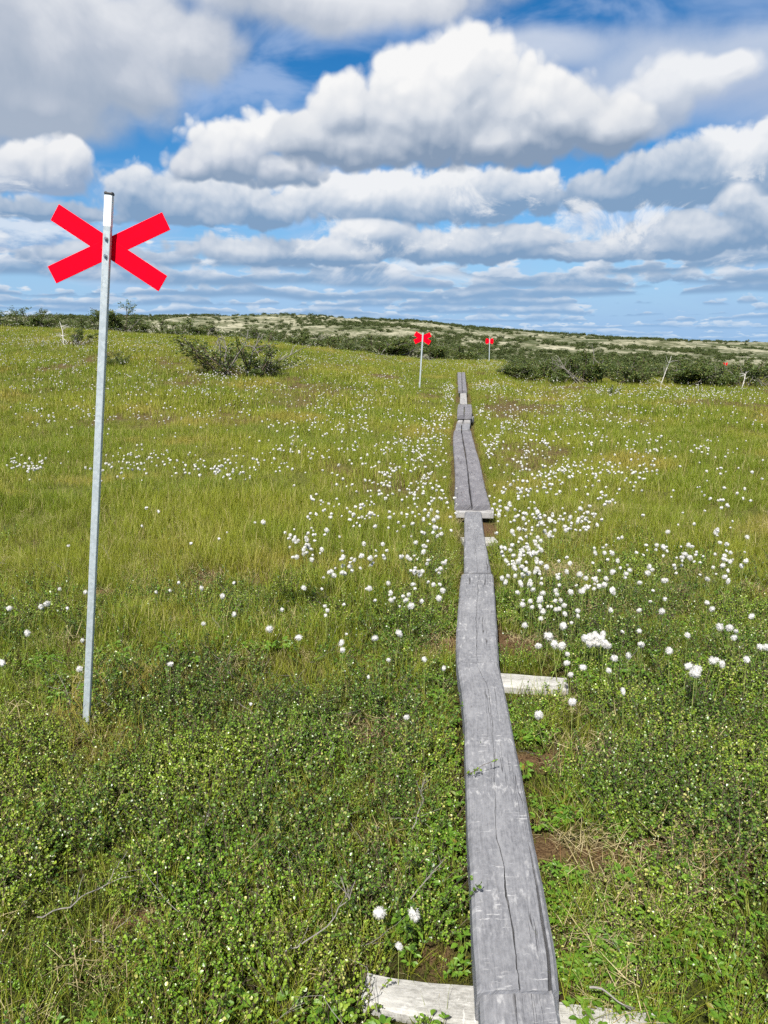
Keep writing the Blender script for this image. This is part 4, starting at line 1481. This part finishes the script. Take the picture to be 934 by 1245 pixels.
def bare_sapling(label, px, pyb, pyt, seed, y=None, mat=None, r=.02, nfork=8, cat='dead sapling', name='dead_sapling'):
    global rr
    rr = np.random.default_rng(seed)
    if y is None: b_ = project(px, pyb, 0)
    else:
        q = at_depth(px, pyb, y); b_ = np.array([q[0], y, float(ground(q[0], y))])
    H = at_depth(px, pyt, b_[1])[2] - b_[2]
    s_ = Soup()
    d = np.array([U(-.15, .15), 0, 1.])
    pts = [np.array([0, 0, -.1])]
    for i in range(9):
        d = d + rdir() * .16; d[2] = max(d[2], .5); d /= np.linalg.norm(d)
        pts.append(pts[-1] + d * H / 8.2)
    s_.tube(pts, r, r * .35, .5, 0, 5)
    for f in range(nfork):
        i = int(U(2, 9)); e = rdir(.7)
        q = [pts[i]]
        for _ in range(4):
            e = e + rdir() * .3; e /= np.linalg.norm(e)
            q.append(q[-1] + e * H * U(.04, .10))
        s_.tube(q, r * .5, r * .2, U(0, .9), 0, 4)
    o = obj(name, s_.mesh(name, [mat or M_dead]), loc=b_)
    return tag(o, label, cat, 'bleached dead saplings')


bare_sapling('bare white sapling standing in the gap of the right scrub', 803, 470.5, 430, 1, mat=M_white, r=.017)
bare_sapling('bleached dead sapling leaning at the foot of the bush near the right edge', 902, 476, 450, 2, mat=M_white, r=.02, nfork=12)
bare_sapling('short white dead stump in front of the right scrub', 851, 477, 463, 3, mat=M_white, r=.022, nfork=3)
bare_sapling('bleached crooked dead stump on the left slope near the skyline', 77, 419, 390, 4, mat=M_white, r=.03, nfork=6)
bare_sapling('small pale dead stump left of the crooked one on the left slope', 53, 422, 411, 5, mat=M_white, r=.03, nfork=5)
bare_sapling('tall grey bare sapling rising from the sprawling bush', 300, 458, 401, 6, r=.028, nfork=10)
bare_sapling('grey bare forked sapling in the left part of the sprawling bush', 266, 458, 404, 7, r=.024, nfork=10)
bare_sapling('grey bare twig in the right part of the sprawling bush', 318, 458, 414, 9, r=.02, nfork=9)
bare_sapling('bare twig rising from the tallest bush on the right', 724, 466, 418, 8, r=.018, nfork=9)

# ------------------------------------------------------------------ scrub on the far fell: more than anyone could count
def far_bush(seed):
    global rr
    rr = np.random.default_rng(seed)
    s_ = Soup()
    for c_ in range(7):
        o_ = np.array([U(-.6, .6), U(-.5, .5), U(.1, .55)])
        for i in range(26):
            q = o_ + rdir() * U(.15, .42) * np.array([1, 1, .8])
            s_.leaf(q, rdir(), rdir(.8), .22 * U(.6, 1.3), .16, U(0, 1), 0, .3, 'tri')
    return s_.mesh('far_bush', [M_farscrub])


fp = [proto('far_bush', far_bush(300 + i)) for i in range(5)]
r_ = np.random.default_rng(5)
n = 26000
y = 62 + (352 - 62) * r_.uniform(0, 1, n) ** .8; x = r_.uniform(-.66, .66, n) * y
dn = fbm(x * .045, y * .030, 55, 5) * .7 + .3 * fbm(x * .2, y * .2, 58, 2)
ridge = sstep(318, 345, y) * .12
ug = x / y
dn = dn - .10 * sstep(0.10, .22, ug) * sstep(190, 150, y) + .02 * sstep(.1, -.1, ug)
k = r_.uniform(0, 1, n) < sstep(.47, .60, dn + ridge - .03 * sstep(0.12, .3, ug)) * .62 + .035
x, y = x[k], y[k]
scatter('far_scrub', lift(x, y, -.1), fp, None, scl=r_.uniform(.35, 1.0, len(x)) ** 1.3 * 1.45, tilt=.1)
print('far scrub', len(x))

# ================================================================== cottongrass
def cotton_head(seed, rad=.0165):
    """ragged ball of cotton: lumpy core with loose hairs"""
    import bmesh
    global rr
    rr = np.random.default_rng(seed)
    bm = bmesh.new()
    bmesh.ops.create_icosphere(bm, subdivisions=3, radius=1.0)
    V = np.array([v.co for v in bm.verts]); Fc = [tuple(v.index for v in f.verts) for f in bm.faces]
    bm.free()
    q = rr.normal(size=(9, 3)); q /= np.linalg.norm(q, axis=1, keepdims=True)
    lump = np.max(np.clip(V @ q.T, 0, 1) ** 6, axis=1)
    nz = fbm(V[:, 0] * 3 + seed, V[:, 1] * 3 + V[:, 2] * 2.3, seed, 3)
    Rr_ = rad * (.60 + .34 * lump + .62 * (nz - .5))
    sh = np.array([U(.9, 1.1), U(.9, 1.1), U(.85, 1.1)])
    s_ = Soup()
    s_.add(V * Rr_[:, None] * sh, Fc, .5, 0)
    for i in range(420):
        d = rdir(-.1)
        p = d * rad * U(.55, .82) * sh
        e = d + rdir() * .7 + np.array([.75, .1, -.35]); e /= np.linalg.norm(e)
        L = rad * U(.12, .75)
        sd_ = np.cross(e, rdir()); sd_ /= np.linalg.norm(sd_)
        w = rad * U(.03, .07)
        s_.add([p - sd_ * w, p + sd_ * w, p + e * L], [(0, 1, 2)], .5, 0)
    return s_.mesh('tuft', [M_cotton])


def cotton_stem(seed, H=.26):
    global rr
    rr = np.random.default_rng(seed)
    s_ = Soup()
    bx, by = U(-.04, .04), U(-.04, .04)
    pts = [np.array([bx * (1 - t) ** 1.5, by * (1 - t) ** 1.5, -H * (1 - t)]) for t in np.linspace(0, 1, 6)]
    s_.tube(pts, .0017, .0012, .5, 0, 4)
    for k in range(2):
        s_.blade(pts[0], U(0, 6.28), H * U(.3, .6), .003, U(.2, 1), U(0, .8), 0, 3, U(.1, .5))
    return s_.mesh('stem', [M_stalk])


TUFT = [cotton_head(500 + i) for i in range(7)]
STEM = [cotton_stem(520 + i) for i in range(4)]

# head positions as seen in the photo (pixels), near to far: explicit ones first
single = [(462, 1109, 1.0), (503, 1111, .95), (485, 1150, .6), (494, 872, .8), (655, 869, 1.15), (696, 853, .95), (363, 775, 1.0), (285, 747, .9), (245, 715, .8), (190, 720, .6), (207, 718, .6), (50, 738, .95), (57, 734, .95), (82, 740, .6),
          (232, 661, .8), (343, 741, .75), (395, 737, .7), (398, 742, .7), (396, 748, .7), (485, 770, .9), (456, 776, .8), (421, 771, .5), (3, 806, 1.0), (104, 720, .7), (758, 840, .7), (305, 856, .4), (448, 823, .5), (549, 779, 1.0),
          (572, 731, .7), (574, 803, .6), (836, 772, .9), (866, 740, 1.0), (805, 743, 1.0), (777, 742, .8), (814, 791, 1.15), (837, 810, 1.0), (845, 819, 1.2), (848, 813, 1.0), (867, 803, 1.0), (878, 807, .9), (871, 802, .8),
          (875, 762, 1.05), (887, 763, 1.0), (893, 775, .9), (908, 802, .9), (924, 786, 1.0), (932, 787, 1.0), (718, 775, 1.1), (724, 772, 1.2), (730, 776, 1.2), (735, 782, 1.2), (712, 776, 1.0), (728, 783, 1.1), (739, 785, 1.0), (722, 781, 1.0), (733, 771, 1.0), (716, 782, 1.0),
          (747, 800, .9), (764, 797, .8), (743, 742, .9), (667, 773, 1.3), (674, 783, 1.2), (683, 785, 1.2), (655, 785, .9), (689, 806, .9), (690, 795, .7), (703, 749, .7), (638, 760, .9), (647, 738, .7), (645, 731, .7), (658, 752, .9),
          (685, 761, 1.1), (687, 746, .8), (680, 740, .8), (676, 741, .8), (695, 757, .6), (709, 811, .8), (694, 820, .7), (766, 693, .8), (757, 768, .6), (778, 783, .6)]
drifts = [  # centre, radii, count
    (640, 650, 26, 32, 60), (680, 632, 30, 16, 34), (625, 690, 20, 24, 30), (655, 690, 26, 20, 30), (705, 640, 16, 10, 12), (735, 690, 30, 26, 26), (690, 715, 40, 30, 26), (700, 600, 90, 22, 40), (640, 585, 45, 25, 45), (860, 670, 60, 40, 34), (815, 690, 60, 40, 24),
    (600, 620, 16, 30, 18), (372, 660, 24, 16, 26), (420, 680, 50, 30, 24), (500, 660, 50, 40, 34), (520, 620, 40, 24, 30), (430, 620, 50, 24, 26), (520, 580, 40, 30, 46), (480, 570, 60, 30, 40), (480, 720, 40, 30, 16), (530, 690, 25, 30, 16), (380, 620, 60, 30, 14),
    (35, 568, 28, 10, 24), (150, 565, 40, 16, 24), (200, 560, 60, 18, 26), (270, 570, 50, 14, 24), (330, 555, 60, 18, 24), (420, 545, 60, 16, 30), (440, 600, 60, 20, 20), (525, 530, 26, 18, 50), (500, 540, 50, 18, 40), (760, 570, 60, 16, 40), (700, 570, 50, 16, 34), (880, 600, 60, 30, 24),
    (600, 540, 30, 18, 40), (650, 545, 40, 18, 34), (620, 515, 40, 10, 44), (580, 500, 14, 8, 30), (540, 505, 14, 14, 36), (460, 515, 60, 14, 36), (380, 520, 80, 16, 30), (720, 530, 100, 18, 50), (850, 545, 80, 18, 34), (585, 468, 14, 5, 44), (548, 470, 8, 4, 22), (610, 468, 16, 3, 24),
    (545, 485, 12, 10, 30), (590, 445, 30, 6, 60), (540, 447, 30, 6, 24), (640, 480, 40, 8, 40), (760, 500, 160, 14, 110), (860, 480, 90, 6, 90), (720, 478, 90, 6, 60), (670, 500, 70, 14, 50), (100, 500, 130, 24, 60), (60, 415, 90, 8, 190), (160, 420, 120, 10, 150), (60, 440, 90, 14, 110),
    (280, 440, 150, 14, 130), (380, 438, 80, 10, 80), (300, 470, 200, 12, 120), (470, 460, 80, 14, 60), (120, 465, 140, 16, 90), (440, 490, 90, 14, 50), (250, 500, 150, 20, 60), (260, 457, 40, 4, 40), (895, 455, 60, 4, 30), (700, 472, 120, 3, 50), (850, 474, 90, 3, 50)]
r_ = np.random.default_rng(77)
heads = [(a, b_, s_) for a, b_, s_ in single]
for (cx, cy, rx, ry, n) in drifts:
    m_ = 0
    n = int(n * (1.9 if cx < 345 and 540 < cy < 580 else 1.75 if cy < 480 else 1.5 if cy < 600 else 1.15))
    while m_ < n:
        a, b_ = r_.normal(cx, rx * .55), r_.normal(cy, ry * .55)
        # some come in clusters of two to five
        kk = 1 + (r_.uniform() < .35) * int(r_.integers(1, 4))
        for _ in range(kk):
            sc1 = max(4.0, (b_ - 400) * .045)
            heads.append((a + r_.normal(0, sc1) * (kk > 1), b_ + r_.normal(0, sc1 * .5) * (kk > 1), r_.uniform(.5, 1.05)))
        m_ += kk
for _ in range(130):      # strays
    b_ = 470 + 350 * r_.uniform() ** 1.9
    heads.append((r_.uniform(0, 934), b_, r_.uniform(.6, 1.0)))

rows_ = []
for i, (a, b_, s_) in enumerate(heads):
    if b_ < 396 or a < -40 or a > 975: continue
    stemh = r_.uniform(.17, .27) if b_ < 1000 else r_.uniform(.12, .16)
    if b_ < 520: stemh = r_.uniform(.22, .34)
    q = project(a, b_, stemh)
    if q[1] > np.interp(q[0] / q[1], _U, _D) + 1.0: continue
    gq = float(ground(q[0], q[1]))
    pdst = float(path_dist(np.array([q[0]]), np.array([q[1]]))[0])
    if abs(pdst) < float(halfw(q[1])) + .02:
        continue
    rows_.append((q[0], q[1], gq, stemh, s_, a, b_, i < len(single)))
size = np.array([FPX * .038 * t[4] / (t[1] * CP) for t in rows_])
order = np.argsort(-size)
TOPN = 300
rows_s = [rows_[i] for i in order]
CGR = 'white cottongrass heads in the bog'


def cotton_label(a, b_, single_):
    if single_: return None
    side = 'left' if a < 467 + .11 * 899 * 0 + (562 - 467) else 'right'
    if side == 'right':
        if b_ < 560: return 'small white cottongrass head far up the meadow right of the boardwalk'
        if a < 668: return 'white cottongrass head in the dense drift close along the right edge of the single planks' if b_ > 610 else 'white cottongrass head right beside the long double planks'
        if a < 780: return 'white cottongrass head in the scattered drift a little right of the boardwalk'
        return 'white cottongrass head in the loose scatter towards the right edge'
    if b_ < 560: return 'small white cottongrass head far up the meadow left of the boardwalk'
    if a > 455: return 'white cottongrass head in the loose drift just left of the boardwalk'
    if 340 < a <= 455: return 'white cottongrass head in the drift halfway between tall pole and boardwalk'
    return 'white cottongrass head scattered in the meadow near the tall leaning pole'


own = {
    (462, 1109): 'nearest cottongrass head, left one of the two beside the foreground plank', (503, 1111): 'right one of the two near cottongrass heads beside the foreground plank',
    (485, 1150): 'small faded cottongrass head below the two near ones', (494, 872): 'lone cottongrass head in the dwarf birch left of the long plank', (655, 869): 'large cottongrass head just below the white sleeper on the right',
    (696, 853): 'cottongrass head below the right end of the white sleeper', (363, 775): 'lone large cottongrass head midway between the tall pole and the plank', (285, 747): 'lone cottongrass head right of the tall pole, low in the meadow',
    (245, 715): 'cottongrass head right of the tall pole, above the lone one', (3, 806): 'cottongrass head cut by the left edge of the picture', (104, 720): 'cottongrass head touching the left side of the tall pole',
    (758, 840): 'lone small cottongrass head right of the white sleeper', (549, 779): 'cottongrass head touching the left edge of the scratched grey plank', (232, 661): 'lone cottongrass head right of the tall pole, highest up the slope there',
    (305, 856): 'tiny cottongrass head in the dwarf birch right of the pole foot', (448, 823): 'tiny cottongrass head above the lone one left of the long plank', (836, 772): 'single cottongrass head between the two clusters at the right',
    (866, 740): 'large single cottongrass head high at the right edge cluster', (805, 743): 'right one of the pair of cottongrass heads at mid right', (777, 742): 'left one of the pair of cottongrass heads at mid right', (814, 791): 'large greyish cottongrass head right of the big tight cluster'}
spots = {'in the big tight cluster right of the bare brown patch': [(708, 768, 742, 790)], 'in the trio right of the bare brown patch': [(664, 770, 686, 790)], 'in the close group low at the right': [(830, 800, 882, 822)],
         'in the small group at the far right edge': [(872, 758, 935, 804)], 'in the pair left of the tall pole': [(45, 730, 84, 742)], 'in the pair just right of the tall pole': [(186, 716, 210, 722)],
         'in the tight trio midway between tall pole and plank': [(340, 735, 400, 750)], 'near the left edge of the grey plank': [(420, 728, 575, 806)]}


def single_label(a, b_):
    for kx, v in own.items():
        if kx == (a, b_): return v
    for k_, bx in spots.items():
        for (x0, y0, x1, y1) in bx:
            if x0 <= a <= x1 and y0 <= b_ <= y1: return 'white cottongrass head ' + k_
    return 'white cottongrass head beside the bare brown patch right of the plank' if 630 < a < 775 else cotton_label(a, b_, False)


proto_parts = {}
for j, (x, y, z, sh, sc1, a, b_, single_) in enumerate(rows_s[:TOPN]):
    lb = single_label(a, b_) if single_ else cotton_label(a, b_, False)
    root = empty('cotton_grass', (x, y, z + sh), lb, 'cottongrass', CGR, random.uniform(0, 6.28))
    root['kind'] = 'thing'
    root.scale = (sc1, sc1, sc1)
    ti, si = int(r_.integers(0, len(TUFT))), int(r_.integers(0, len(STEM)))
    if ('t', ti) in proto_parts: t_ = proto_parts[('t', ti)].copy()
    else: t_ = bpy.data.objects.new('tuft', TUFT[ti]); proto_parts[('t', ti)] = t_
    if ('s', si) in proto_parts: s_ = proto_parts[('s', si)].copy()
    else: s_ = bpy.data.objects.new('stem', STEM[si]); proto_parts[('s', si)] = s_
    for o in (t_, s_):
        COL.objects.link(o); o.parent = root
    t_.rotation_euler = (random.uniform(-.6, .6), random.uniform(-.6, .6), 0)
    t_.scale = (random.uniform(.78, 1.15), random.uniform(.78, 1.15), random.uniform(.75, 1.3))
    s_.scale = (1, 1, (sh + .02) / .26 / sc1)

# the rest, far off and past counting
def cotton_far(seed):
    global rr
    rr = np.random.default_rng(seed)
    s_ = Soup()
    for c_ in range(3):
        o_ = rdir() * .006
        for i in range(16):
            d = rdir(); p = o_ + d * .011
            sd_ = np.cross(d, rdir()); sd_ /= np.linalg.norm(sd_); e = np.cross(d, sd_)
            s_.add([p + sd_ * .008, p + e * .008, p - sd_ * .008, p - e * .008], [(0, 1, 2, 3)], .5, 1)
    s_.tube([np.array([0, 0, -.25]), np.array([0.004, 0, -.1]), np.array([0, 0, 0])], .0016, .001, .5, 0, 3)
    return s_.mesh('cotton_far', [M_stalk, M_cotton])


cf = [proto('cotton_far', cotton_far(700 + i)) for i in range(5)]
rest = rows_s[TOPN:]
P_ = np.array([(t[0], t[1], t[2] + t[3]) for t in rest]); S_ = np.array([t[4] for t in rest])
# a thin sprinkling over the whole far meadow
r2 = np.random.default_rng(31)
n = 4200
y = r2.uniform(12, 42, n); x = r2.uniform(-.6, .6, n) * y
k = (np.abs(path_dist(x, y)) > .35) & (y < np.interp(x / y, _U, _D)) & (r2.uniform(0, 1, n) < sstep(.36, .62, fbm(x * .35, y * .25, 91, 3)) * (.35 + .65 * sstep(18, 30, y)))
x, y = x[k], y[k]
P_ = np.concatenate([P_, lift(x, y) + np.stack([0 * x, 0 * x, r2.uniform(.2, .32, len(x))], 1)])
S_ = np.concatenate([S_, r2.uniform(.6, 1.05, len(x))])
scatter('distant_cotton_grass', P_, cf, None, scl=S_, tilt=.2)
print('cotton', len(rows_s), 'far', len(P_))
